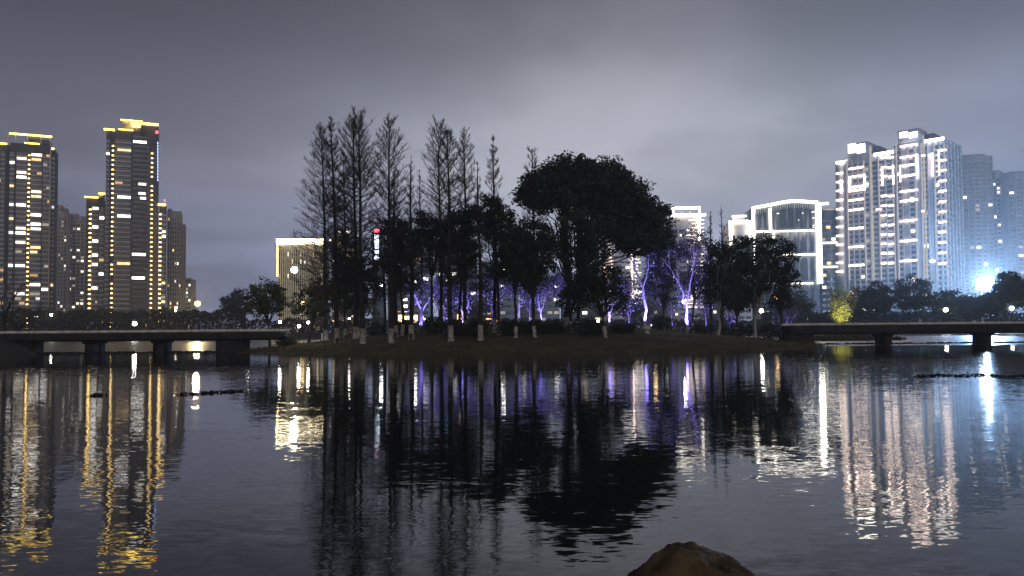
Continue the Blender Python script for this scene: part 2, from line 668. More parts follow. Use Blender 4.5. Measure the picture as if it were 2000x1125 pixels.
def left_main():
    fc = Facade('residential_tower', 'tallest dark balcony tower on the left with golden crown lights', 204, 500, R(23), 'tower', 'residential towers on the left')
    W = fc.u(308, 400)
    H1 = fc.z(230, 254)
    H2 = fc.z(292, 246)
    um = fc.u(275, 400)
    fc.b('wall', 'conc_dark', 0, um, 0, 24, 0, H1)
    fc.b('wall', 'conc_dark', um + .01, W, 0.4, 24, 0, H2)
    fc.b('penthouse', 'conc_mid', fc.u(236), fc.u(262), 3, 16, H1, fc.z(250, 235))
    fc.b('penthouse', 'conc_mid', fc.u(262) + .02, um, 1, 12, H1, fc.z(268, 240))
    # crown lights
    fc.rect('led_strip', 'led_gold', 203, 224, 251.5, 255, -0.5, 0.2)
    fc.rect('led_strip', 'led_gold', 231, 260, 252.5, 254.5, -0.5, 0.2)
    fc.rect('led_strip', 'led_gold', 235, 278, 232.5, 234.5, 2.3, 2.9)
    fc.rect('led_strip', 'led_gold', 256, 276, 239.5, 243, 0.3, 0.9)
    fc.rect('led_strip', 'led_gold', 258, 274, 243.5, 248, 0.3, 0.9)
    fc.rect('led_strip', 'led_gold', 278, 309.5, 240.5, 244.5, -0.4, 0.3)
    fc.rect('obstruction_light', 'led_red', 304, 309, 256, 261, -0.6, -0.1)
    for y in np.arange(277, 350, 6):
        fc.rect('led_strip', 'led_blue', 307.5, 309, y, y + 4.5, 0.2, 0.6)
    fh = 3.05
    hot = [(*zoomL(x, y), m) for x, y, m in ((235, 467, 'win_bright'), (235, 570, 'win_bright'), (310, 445, 'win_bright'), (310, 793, 'win_bright'), (305, 922, 'win_bright'),
           (233, 820, 'win_warm'), (235, 215, 'win_warm'), (320, 170, 'win_bright'), (350, 450, 'win_white'), (350, 398, 'win_white'), (350, 747, 'win_white'), (380, 800, 'win_dim'), (380, 848, 'win_white'))]
    cols = [(fc.u(205), fc.u(212)), (fc.u(223.5), fc.u(254)), (fc.u(258), fc.u(284)), (fc.u(285), fc.u(291))]
    bays(fc, cols[:2], 1.5, H1 - 3, fh, 0.07, balcony='conc_mid', hot=hot, win=(0.85, 2.5))
    bays(fc, cols[2:], 1.5, H2 - 6, fh, 0.07, balcony='conc_dark', hot=hot, bal_d=0.7, win=(0.85, 2.5))
    for u in (fc.u(214.5), fc.u(256)):
        fc.b('pier', 'conc_dark', u - 0.5, u + 0.5, -1.3, -0.02, 0, H1 - 0.8)
    for px in (218.5, 295.5):
        u = fc.u(px)
        for k in range(int((H1 - 7) / fh)):
            if fc.rand.random() < 0.04:
                continue
            z = 2 + k * fh
            fc.b('light_fitting', 'led_golddot', u - 0.5, u + 0.5, -0.95, -0.5, z, z + 0.55)
            fc.b('fin', 'conc_mid', u - 1.3, u + 1.3, -0.48, 0.0, z - 0.4, z - 0.05)
    # lower shoulders left and right
    f2 = Facade('residential_tower', 'lower dark tower shoulder left of the tallest tower, thin gold roof line', 166, 508, R(23), 'tower', 'residential towers on the left')
    W2 = f2.u(203.5, 450)
    H = f2.z(185, 386)
    f2.b('wall', 'conc_dark', 0, W2 - 0.5, 0, 18, 0, H)
    f2.b('penthouse', 'conc_mid', f2.u(192), W2 - 0.6, 1, 9, H, f2.z(198, 379))
    f2.rect('led_strip', 'led_gold', 165, 192, 384, 386.5, -0.6, 0.2)
    f2.rect('led_strip', 'led_gold', 192, 205, 376.5, 379, 0.2, 0.8)
    hot = [(*zoomL(x, y), 'win_bright') for x, y in ((70, 540), (70, 628), (70, 718), (70, 785), (70, 830), (65, 960), (105, 590))]
    bays(f2, [(f2.u(180), f2.u(191)), (f2.u(193.5), f2.u(202.5))], 1.5, H - 3, fh, 0.11, balcony='conc_mid', hot=hot)
    u = f2.u(175.5)
    for k in range(int((H - 6) / fh)):
        z = 2 + k * fh
        f2.b('light_fitting', 'led_golddot', u - 0.65, u + 0.65, -0.9, -0.4, z, z + 0.6)
        f2.b('fin', 'conc_mid', u - 1.6, u + 1.6, -0.38, 0, z - 0.4, z - 0.05)
    f3 = Facade('residential_tower', 'narrow dark tower shoulder right of the tallest tower with one gold light column', 308.5, 512, R(23), 'tower', 'residential towers on the left')
    H = f3.z(316, 398)
    W3 = f3.u(324)
    f3.b('wall', 'conc_dark', 0.3, W3, 0, 18, 0, H)
    f3.rect('led_strip', 'led_gold', 308.5, 324, 398, 402, -0.5, 0.2)
    f3.rect('obstruction_light', 'led_red', 320, 323, 390, 393, 0.2, 0.8)
    f3.rect('mast', 'conc_mid', 320.5, 322.5, 393.2, 398, 0.3, 0.7)
    bays(f3, [(f3.u(316), f3.u(323))], 1.5, H - 3, fh, 0.10, balcony='conc_mid')
    u = f3.u(312.5)
    for k in range(int((H - 5) / fh)):
        z = 2 + k * fh
        f3.b('light_fitting', 'led_golddot', u - 0.65, u + 0.65, -0.9, -0.4, z, z + 0.6)
        f3.b('fin', 'conc_mid', u - 1.0, u + 1.4, -0.38, 0, z - 0.4, z - 0.05)
    # ribbed warm block
    f4 = Facade('apartment_block', 'tan ribbed apartment block at the right end of the left towers', 325, 540, R(20), 'building')
    W4 = f4.u(354)
    H = f4.z(340, 412)
    f4.b('wall', 'conc_warm', 0, W4, 0, 16, 0, H)
    f4.b('penthouse', 'conc_warm', f4.u(327), f4.u(334), 1, 8, H, f4.z(330, 407))
    f4.b('wing', 'conc_warm', W4 + .02, f4.u(361), 2, 16, 0, f4.z(356, 437))
    cols = []
    e = [327, 331.5, 336, 340.5, 345, 349.5, 353.5]
    for a, b_ in zip(e[:-1], e[1:]):
        cols.append((f4.u(a) + 0.35, f4.u(b_) - 0.35))
    for p in e:
        f4.b('rib', 'conc_pale', f4.u(p) - 0.25, f4.u(p) + 0.25, -0.8, -0.01, 0, H - 1)
    bays(f4, cols, 1.5, H - 4, 3.05, 0.10)


def left_far():
    fh = 3.0
    fc = Facade('residential_tower', 'wide dark balcony tower at the left edge under one long gold roof line', 15, 500, R(24), 'tower', 'residential towers on the left')
    W = fc.u(98, 400)
    H = fc.z(57, 281)
    Hc = fc.z(57, 265)
    fc.b('wall', 'conc_dark', 0, W, 0, 22, 0, H)
    for p in (15.4, 30, 53, 80, 97.5):
        u = fc.u(p, 275)
        fc.b('roof_post', 'conc_mid', u - 0.25, u + 0.25, 0.1, 0.6, H, Hc)
    fc.b('penthouse', 'conc_dark', fc.u(54, 275), fc.u(96, 275), 3, 14, H, Hc - 1.2)
    fc.b('roof_beam', 'conc_mid', -0.3, W + 0.3, 0.05, 0.9, Hc, Hc + 0.6)
    fc.b('led_strip', 'led_gold', -0.5, W + 0.5, -0.7, 0.03, Hc - 0.1, Hc + 0.9)
    fc.rect('led_strip', 'led_gold', 47, 76, 277.5, 280, 2.0, 2.8)
    hot = [(*zoomLL(x, y), m) for x, y, m in ((112, 190, 'win_white'), (112, 242, 'win_white'), (112, 265, 'win_white'), (205, 225, 'win_bright'), (185, 267, 'win_warm'), (108, 318, 'win_white'), (108, 365, 'win_bright'),
           (205, 440, 'win_white'), (205, 465, 'win_warm'), (105, 512, 'win_bright'), (195, 563, 'win_bright'), (190, 612, 'win_bright'), (205, 637, 'win_white'), (103, 660, 'win_bright'), (103, 635, 'win_white'),
           (103, 710, 'win_white'), (205, 740, 'win_warm'), (115, 832, 'win_white'), (190, 935, 'win_bright'), (250, 985, 'win_bright'), (100, 1005, 'win_white'), (200, 1010, 'win_dim'), (55, 510, 'win_white'), (50, 658, 'win_white'), (250, 612, 'win_dim'))]
    cols = [(fc.u(16.5), fc.u(25)), (fc.u(30), fc.u(49)), (fc.u(59), fc.u(79)), (fc.u(82), fc.u(96))]
    bays(fc, cols, 1.2, H - 3, fh, 0.13, balcony='conc_mid', hot=hot)
    u = fc.u(54.5)
    for k in range(int((H - 6) / fh)):
        z = 2 + k * fh
        fc.b('light_fitting', 'led_golddot', u - 0.5, u + 0.5, -0.9, -0.4, z, z + 0.55)
        fc.b('fin', 'conc_mid', u - 1.3, u + 1.3, -0.38, 0, z - 0.4, z - 0.05)
    fc.b('pier', 'conc_mid', W - 0.5, W + 0.3, -1.2, -0.01, 0, H + 1)
    f2 = Facade('residential_tower', 'narrow set-back tower slice just right of the wide left-edge tower', 98.6, 512, R(24), 'tower', 'residential towers on the left')
    W2 = f2.u(105.5)
    H2 = f2.z(102, 291)
    f2.b('wall', 'conc_dark', 0.3, W2, 0, 16, 0, H2)
    f2.rect('led_strip', 'led_gold', 98.6, 106, 289, 292, -0.4, 0.4)
    bays(f2, [(f2.u(99.5), f2.u(104.5))], 1.2, H2 - 3, fh, 0.10, balcony='conc_mid')
    f3 = Facade('residential_tower', 'tower cut off by the left edge of the picture, gold roof line', -16, 497, R(24), 'tower', 'residential towers on the left')
    H3 = f3.z(6, 282)
    W3 = f3.u(13.8)
    f3.b('wall', 'conc_dark', 0, W3, 0, 18, 0, H3)
    f3.b('led_strip', 'led_gold', -0.2, W3 - 1, -0.6, 0.1, H3, H3 + 0.9)
    bays(f3, [(f3.u(-12), f3.u(-2)), (f3.u(0), f3.u(7))], 1.2, H3 - 3, fh, 0.13, balcony='conc_mid')
    # dim grey pair between
    for (p0, p1, py, D, lab, sd) in ((105.5, 130, 412, 640, 'dim grey apartment tower in the gap, stepped roof', 1), (131, 165, 428, 660, 'dimmer grey apartment tower with scattered lit windows behind the gap', 2)):
        f = Facade('apartment_tower', lab, p0, D, R(20), 'tower')
        W = f.u(p1)
        H = f.z((p0 + p1) / 2, py)
        f.b('wall', 'conc_mid', 0, W, 0, 18, 0, H)
        f.b('penthouse', 'conc_mid', W * 0.15, W * 0.55, 2, 10, H, H + 5)
        f.b('penthouse', 'conc_mid', W * 0.7, W * 0.95, 2, 10, H, H + 3)
        n = 4
        cols = [(W * (i + 0.18) / n, W * (i + 0.82) / n) for i in range(n)]
        for i in range(n + 1):
            f.b('pier', 'conc_mid', max(0, W * i / n - 0.5), min(W, W * i / n + 0.5), -0.5, -0.01, 0, H - 1)
        bays(f, cols, 1.2, H - 2, 3.0, 0.16, mats=['win_white', 'win_white', 'win_dim', 'win_dim'])
    f = Facade('apartment_block', 'small far block beside the warm street lamp', 361.5, 620, R(5), 'building')
    W = f.u(374)
    H = f.z(368, 545)
    f.b('wall', 'conc_mid', 0, W, 0, 12, 0, H)
    f.b('roof_parapet', 'conc_mid', -0.2, W + .2, -.3, -.01, H - .4, H + .8)
    bays(f, [(0.6, W / 2 - .3), (W / 2 + .3, W - .6)], 1.2, H, 3.0, 0.3, mats=['win_white', 'win_dim'])


def right_towers():
    def zr(x, y):   # crop (1600,230) scale 2.3925
        return x / 2.3925 + 1600, y / 2.3925 + 230

    fh = 2.95

    def strips(fc, x0, x1, ys, mat='led_pink', h=4.2, d=1.0):
        for y in ys:
            a, b_ = zr(x0, y), zr(x1, y)
            fc.rect('led_strip', mat, a[0], b_[0], a[1] - h / 4.785 - 0.6, a[1] + h / 4.785 + 0.6, -d, -0.12)

    def vert(fc, x, y0, y1, mat='led_pink', w=1.1, d=1.05):
        a, b_ = zr(x, y0), zr(x, y1)
        fc.rect('led_strip', mat, a[0] - w, a[0] + w, a[1], b_[1], -d, -0.13)

    # nearer block: right corner at zoom x=600
    cpx = zr(600, 300)[0]
    th = R(-45)
    fc = Facade('residential_tower', 'tallest right-hand tower, pale ribbed end wall and white light ledges', cpx, 420, th, 'tower', 'light-ledged towers on the right')
    U0 = fc.u(zr(362, 300)[0])
    H = fc.z(*zr(560, 96))
    Hp = fc.z(*zr(430, 52))
    ED = 30.0
    fc.b('wall', 'conc_lilac', U0, 0, 0, ED, 0, H)
    fc.b('penthouse', 'conc_lilac', fc.u(zr(366, 80)[0], zr(0, 80)[1]), fc.u(zr(465, 80)[0], zr(0, 80)[1]), 0.3, 14, H, Hp)
    fc.b('penthouse', 'conc_dark', fc.u(zr(470, 80)[0], zr(0, 80)[1]), -6, 6, 20, H, Hp - 3)
    for (x0, x1) in ((374, 413), (420, 459)):
        fc.rect('lit_panel', 'led_pink', zr(x0, 0)[0], zr(x1, 0)[0], zr(0, 66)[1], zr(0, 92)[1], -0.05, 0.28)
    a, b_ = zr(495, 100), zr(585, 100)
    fc.b('led_strip', 'led_whitebig', fc.u(a[0], a[1]), fc.u(b_[0], b_[1]), -1.2, -0.1, H - 1.2, H + 0.2)
    xs = [370, 398, 428, 458, 487, 520, 548, 577, 598]
    cols = []
    for a, b_ in zip(xs[:-1], xs[1:]):
        cols.append((fc.u(zr(a, 0)[0]) + 0.5, fc.u(zr(b_, 0)[0]) - 0.5))
    bays(fc, [c for i, c in enumerate(cols) if i % 2 == 0 or i > 5], 1.5, H - 3, fh, 0.07, glass='glass_blue', mats=['win_white', 'win_dim', 'win_dim', 'win_bright'])
    for x in xs:
        u = fc.u(zr(x, 0)[0])
        fc.b('pier', 'conc_pale', u - 0.4, u + 0.4, -0.9, -0.01, 0, H - 1.5)
    vert(fc, 497, 80, 760, 'win_dim', 1.6, 0.95)  # light pier line drawn as a dim glowing strip
    for x in (370, 458, 487, 548, 597):
        vert(fc, x, 118, 760, 'pier_glow', 0.55, 0.98)  # added glow along the pier faces to brighten the pale lines
    # ledges
    strips(fc, 380, 460, [130, 182, 222, 270, 342, 387, 481, 575, 668])
    vert(fc, 381, 222, 300); vert(fc, 458, 170, 285); vert(fc, 533, 165, 275); vert(fc, 562, 150, 270)
    strips(fc, 560, 596, [153, 200, 247, 295, 343, 392, 440, 488, 535, 583, 631, 680])
    strips(fc, 512, 530, [175]); strips(fc, 480, 495, [177, 437])
    strips(fc, 517, 545, [670], 'win_bright')
    # end wall: floor bands and piers make the pale grid
    nf = int((H - 3) / fh)
    ey = [0.3, 6.2, 12.1, 18.0, 23.9, 29.7]
    for y in ey:
        fc.b('pier', 'conc_pale', 0.01, 1.0, y - 0.55, y + 0.55, 0, H + 0.5)
    for k in range(nf + 2):
        fc.b('floor_band', 'conc_pale', 0.005, 0.7, 0.2, ED - 0.2, k * fh + 0.9, k * fh + 1.7)
    cols = [(a + 0.9, b_ - 0.9) for a, b_ in zip(ey[:-1], ey[1:])]
    bays(fc, cols[:3], 1.5, H - 3, fh, 0.03, glass='glass_blue', face=0.0, mats=['win_white', 'win_dim'], win=(0.3, 2.1))
    # farther block, same line, set a little lower
    fd = Facade('residential_tower', 'lower right-hand tower with bright penthouse panels and ladder of light ledges', zr(360, 300)[0], 441, th, 'tower', 'light-ledged towers on the right')
    U0 = fd.u(zr(84, 300)[0])
    Ha = fd.z(*zr(310, 160))
    Hl = fd.z(*zr(105, 203))
    Hp = fd.z(*zr(180, 116))
    um = fd.u(zr(132, 250)[0], zr(0, 250)[1])
    fd.b('wall', 'conc_lilac', um, -0.3, 0, 28, 0, Ha)
    fd.b('wall', 'conc_lilac', U0, um - 0.02, 0.6, 24, 0, Hl)
    fd.b('penthouse', 'conc_lilac', um, fd.u(zr(225, 140)[0], zr(0, 140)[1]), 0.3, 14, Ha, Hp)
    fd.b('penthouse', 'conc_dark', fd.u(zr(228, 140)[0], zr(0, 140)[1]), fd.u(zr(255, 140)[0], zr(0, 140)[1]), 8, 20, Ha, Hp - 2)
    for (x0, x1) in ((135, 170), (176, 213)):
        fd.rect('lit_panel', 'led_whitebig', zr(x0, 0)[0], zr(x1, 0)[0], zr(0, 122)[1], zr(0, 164)[1], -0.05, 0.28)
    a, b_ = zr(258, 160), zr(360, 160)
    fd.b('led_strip', 'led_whitebig', fd.u(a[0], a[1]), fd.u(b_[0], b_[1]) - 0.4, -1.2, -0.1, Ha - 1.3, Ha + 0.1)
    a, b_ = zr(80, 210), zr(130, 210)
    fd.b('led_strip', 'led_whitebig', fd.u(a[0], a[1]), fd.u(b_[0], b_[1]), -0.8, 0.1, Hl - 1.3, Hl + 0.1)
    xs = [86, 112, 138, 165, 191, 217, 246, 286, 320, 355]
    cols = [(fd.u(zr(a, 0)[0]) + 0.5, fd.u(zr(b_, 0)[0]) - 0.5) for a, b_ in zip(xs[:-1], xs[1:])]
    bays(fd, cols[2:], 1.5, Ha - 3, fh, 0.07, glass='glass_blue', mats=['win_white', 'win_dim', 'win_dim'])
    for x in xs[2:]:
        u = fd.u(zr(x, 0)[0])
        fd.b('pier', 'conc_pale', u - 0.4, u + 0.4, -0.9, -0.01, 0, Ha - 1.5)
    vert(fd, 249, 130, 760, 'win_dim', 1.8, 0.95)  # pier line again drawn as a dim glowing strip
    for x in (138, 217, 286, 353):
        vert(fd, x, 200, 760, 'pier_glow', 0.55, 0.98)  # same added glow on this block's piers
    strips(fd, 140, 211, [235, 274, 322, 340, 384, 430, 516, 603, 690])
    vert(fd, 143, 274, 345); vert(fd, 213, 262, 340)
    strips(fd, 82, 112, [260, 300, 341, 385, 427, 468, 510, 552, 594, 636, 678, 719])
    vert(fd, 104, 290, 352)
    for (a, b_) in ((292, 318), (326, 352)):
        strips(fd, a, b_, [186, 232, 275, 366, 411, 456, 501, 545, 590, 635, 680])
    vert(fd, 296, 228, 318); vert(fd, 347, 222, 312)
    strips(fd, 268, 292, [428])

    # hazy towers at the right edge
    for (p0, p1, py, D, lab, th2) in ((1884, 1944, 305, 560, 'plain dark blue tower right of the lit pair, behind the floodlight', R(-12)), (1945, 1966, 336, 575, 'lower set-back slice of the dark blue tower', R(-12)), (1976, 2016, 338, 560, 'dark blue tower cut off by the right edge of the picture', R(-12))):
        f = Facade('residential_tower', lab, p0, D, th2, 'tower')
        W = f.u(p1)
        H = f.z((p0 + p1) / 2, py)
        f.b('wall', 'conc_lilac', 0, W, 0, 20, 0, H)
        f.b('roof_parapet', 'conc_lilac', W * 0.1, W * 0.8, 1, 9, H, H + 1.6)
        n = max(3, int(W / 3.6))
        cols = [(W * (i + 0.2) / n, W * (i + 0.8) / n) for i in range(n)]
        for i in range(n + 1):
            f.b('pier', 'conc_pale', max(0, W * i / n - 0.35), min(W, W * i / n + 0.35), -0.7, -0.01, 0, H - 1)
        bays(f, cols, 1.2, H - 2, 3.0 if n < 6 else 3.9, 0.06, glass='glass_blue', mats=['win_white', 'win_bright', 'win_dim'])


def centre_right():
    def zc(x, y):   # crop (1380,380) scale 3.516
        return x / 3.516 + 1380, y / 3.516 + 380
    # arched glass building outlined in light
    fc = Facade('office_building', 'glass office block with arched roof outlined in thick white light', 1470, 430, R(-6), 'building')
    W = fc.u(1601)
    H = fc.z(1535, 402)
    # body with arched top
    pts = [(1470, 404), (1490, 400.5), (1510, 396.5), (1530, 392.5), (1545, 390.5), (1560, 390.5), (1580, 392), (1596, 393)]
    top = [fc.uz(*p) for p in pts]
    top.append((W - 0.4, top[-1][1]))
    m = MB()
    for (u0, z0), (u1, z1) in zip(top[:-1], top[1:]):
        m.add([(u0, 0, 0), (u1, 0, 0), (u1, 0, z1), (u0, 0, z0), (u0, 26, 0), (u1, 26, 0), (u1, 26, z1), (u0, 26, z0)],
              [(0, 1, 2, 3), (5, 4, 7, 6), (3, 2, 6, 7), (0, 3, 7, 4), (1, 5, 6, 2)])
    m.build('wall', 'glass_blue', fc.root)
    m = MB()
    for (u0, z0), (u1, z1) in zip(top[:-1], top[1:]):
        h = 1.35
        m.add([(u0, -0.9, z0 - h), (u1, -0.9, z1 - h), (u1, -0.9, z1), (u0, -0.9, z0), (u0, -.1, z0 - h), (u1, -.1, z1 - h), (u1, -.1, z1), (u0, -.1, z0)],
              [(0, 1, 2, 3), (5, 4, 7, 6), (3, 2, 6, 7), (1, 0, 4, 5)])
    m.build('roof_light', 'led_frame', fc.root)
    ztop = top[-1][1]
    fc.rect('led_strip', 'led_frame', 1468, 1473.5, 405, 462, -0.85, -0.08)
    fc.rect('led_strip', 'led_frame', 1502, 1506.5, 407, 450, -0.85, -0.08)
    fc.rect('led_strip', 'led_frame', 1594.5, 1599.5, 394, 554, -0.95, -0.08)
    fc.rect('led_strip', 'led_frame', 1601, 1604.5, 396, 554, -0.75, -0.08)
    for y in np.arange(455, 560, 6.5):
        fc.rect('light_fitting', 'led_frame', 1509.5, 1512.5, y, y + 3.5, -0.8, -0.08)
        fc.rect('light_fitting', 'led_frame', 1472, 1474.5, y + 3, y + 6.0, -0.8, -0.08)
    for (x0, x1, y) in ((1476, 1593.5, 451.5), (1520, 1593.5, 497.5), (1490, 1588, 554)):
        fc.rect('led_strip', 'led_frame', x0, x1, y - 1.3, y + 1.0, -0.7, -0.08)
        z = fc.z((x0 + x1) / 2, y) + 0.4
        for px in np.arange(x0 + 2, x1 - 2, 4.2):     # short light fins above each band
            u = fc.u(px)
            fc.b('fin', 'conc_pale', u - 0.12, u + 0.12, -0.6, -0.08, z, z + 1.3)
    for px in np.arange(1478, 1593, 4.4):
        if abs(px - 1504) < 4:
            continue
        u = fc.u(px)
        z = np.interp(u, [t[0] for t in top], [t[1] for t in top])
        fc.b('fin', 'coping', u - 0.14, u + 0.14, -0.7, -0.06, z - 4.4, z - 1.5)
    for px in np.arange(1480, 1592, 8.0):             # mullions of the curtain wall
        u = fc.u(px)
        z = np.interp(u, [t[0] for t in top], [t[1] for t in top])
        fc.b('mullion', 'conc_dark', u - 0.1, u + 0.1, -0.055, -0.004, 0, z - 1.6)
    for (x, y, w) in ((490, 130, 8), (735, 120, 12), (735, 160, 8), (735, 212, 6), (660, 128, 4), (735, 225, 6), (632, 175, 3)):
        a = zc(x, y)
        fc.rect('window', 'win_white', a[0] - w / 3, a[0] + w / 3, a[1] - 0.8, a[1] + 0.8, -0.2, 0.05)
    fc.rect('led_strip', 'led_frame', 1605, 1618, 395.5, 400, -0.6, 0.1)

    # grey neighbour between arch block and right towers
    f = Facade('office_building', 'dim grey block squeezed between the arched office and the right towers', 1606, 470, R(-6), 'building')
    W = f.u(1644)
    H = f.z(1622, 408)
    f.b('wall', 'glass_blue', 0, W, 0, 20, 0, H)
    f.b('roof_parapet', 'conc_mid', -0.2, W + 0.2, -0.3, -0.02, H - 0.6, H + 0.7)
    for (x0, x1, y) in ((1606, 1640, 474.5), (1606, 1640, 521.5), (1609, 1630, 409)):
        f.rect('led_strip', 'led_frame' if y > 450 else 'win_dim', x0, x1, y - 1.5, y + 1.3, -0.6, -0.05)
    cols = [(W * (i + .1) / 4, W * (i + .9) / 4) for i in range(4)]
    bays(f, cols, 1.5, H - 2, 3.6, 0.10, glass='glass_dark', mats=['win_white', 'win_dim', 'win_warm'])

    # small framed block on the left
    f = Facade('office_building', 'small grey block framed in white light left of the arched office', 1426, 430, R(-6), 'building')
    W = f.u(1467)
    H = f.z(1446, 432)
    f.b('wall', 'conc_mid', 0.2, W, 0, 20, 0, H - 0.3)
    f.b('penthouse', 'conc_mid', W * .2, W * .8, 4, 12, H - 0.3, H + 2.2)
    f.rect('led_strip', 'led_frame', 1424, 1430, 431, 478, -0.8, -0.05)
    f.rect('led_strip', 'led_frame', 1461.5, 1466, 431, 470, -0.8, -0.05)
    f.rect('led_strip', 'led_frame', 1430.2, 1461.3, 430.5, 435, -0.8, -0.05)
    f.rect('led_strip', 'led_white', 1432, 1460, 418.5, 422, 3.3, 3.9)
    f.rect('led_strip', 'led_white', 1434, 1440, 425, 428, 3.3, 3.9)
    cols = [(W * (i + .15) / 3, W * (i + .85) / 3) for i in range(3)]
    bays(f, cols, 1.5, H - 6, 3.4, 0.18, glass='glass_blue', mats=['win_white', 'win_dim'])

    # banded towers partly behind the big tree
    f = Facade('residential_tower', 'tower with bright stacked light bands and open roof frame right of the big tree', 1310, 450, R(-4), 'tower')
    W = f.u(1372)
    H = f.z(1340, 424)
    f.b('wall', 'conc_mid', 0, W, 0, 18, 0, H)
    Hr = f.z(1340, 405)
    for p in (1315, 1332, 1348, 1366.5):
        u = f.u(p, 410)
        f.b('roof_post', 'led_frame' if p in (1315, 1366.5) else 'conc_pale', u - 0.45, u + 0.45, 0.2, 0.9, H, Hr - 0.8)
    f.rect('led_strip', 'led_frame', 1312, 1368, 403.5, 408, 0.1, 1.0)
    f.rect('led_strip', 'led_frame', 1310, 1378, 418, 422.5, -1.0, -0.05)
    f.rect('led_strip', 'led_frame', 1363.5, 1367.5, 423.2, 470, -1.0, -0.05)
    k = 0
    for y in np.arange(429, 600, 7.4):
        f.rect('led_strip', 'led_band', 1338 + f.rand.random() * 14, 1361.5, y, y + 1.7, -0.9, -0.05)
        f.rect('led_strip', 'led_band', 1368.5, 1375, y, y + 1.7, -0.9, -0.05)
        k += 1
    cols = [(W * (i + .15) / 4, W * (i + .85) / 4) for i in range(4)]
    bays(f, cols, 1.5, H - 4, 3.0, 0.12, glass='glass_dark', mats=['win_white', 'win_dim'], win=(1.0, 2.2))

    f = Facade('residential_tower', 'tower of pinkish light bands seen through the big tree trunks', 1178, 450, R(-4), 'tower')
    W = f.u(1262)
    H = f.z(1220, 468)
    f.b('wall', 'conc_mid', 0, W, 0, 18, 0, H)
    f.b('roof_parapet', 'conc_mid', -0.2, W + 0.2, -0.4, -0.02, H - 0.6, H + 0.9)
    f.rect('led_strip', 'led_white', 1206, 1235, 468.5, 471, -0.9, -0.45)
    f.rect('led_strip', 'led_pink', 1233.6, 1235.8, 472, 582, -1.0, -0.05)
    for y in np.arange(466, 592, 6.6):
        f.rect('led_strip', 'led_band', 1237, 1244 + 16 * f.rand.random(), y, y + 1.6, -0.9, -0.42 if y < 474 else -0.05)
        f.rect('led_strip', 'led_band', 1183 + 7 * f.rand.random(), 1196, y + 3, y + 4.5, -0.9, -0.42 if y < 472 else -0.05)
    f.rect('led_strip', 'led_pink', 1180, 1182, 515, 545, -0.9, -0.05)
    f.rect('lit_panel', 'win_bright', 1237, 1256, 566, 574, -0.4, -0.02)
    f.rect('lit_panel', 'led_white', 1237, 1256, 579, 584, -0.4, -0.02)
    cols = [(f.u(1198), f.u(1208)), (f.u(1210), f.u(1220)), (f.u(1222), f.u(1231))]
    bays(f, cols, 1.5, H - 4, 3.0, 0.08, glass='glass_dark', mats=['win_white', 'win_dim'], win=(1.0, 2.2))


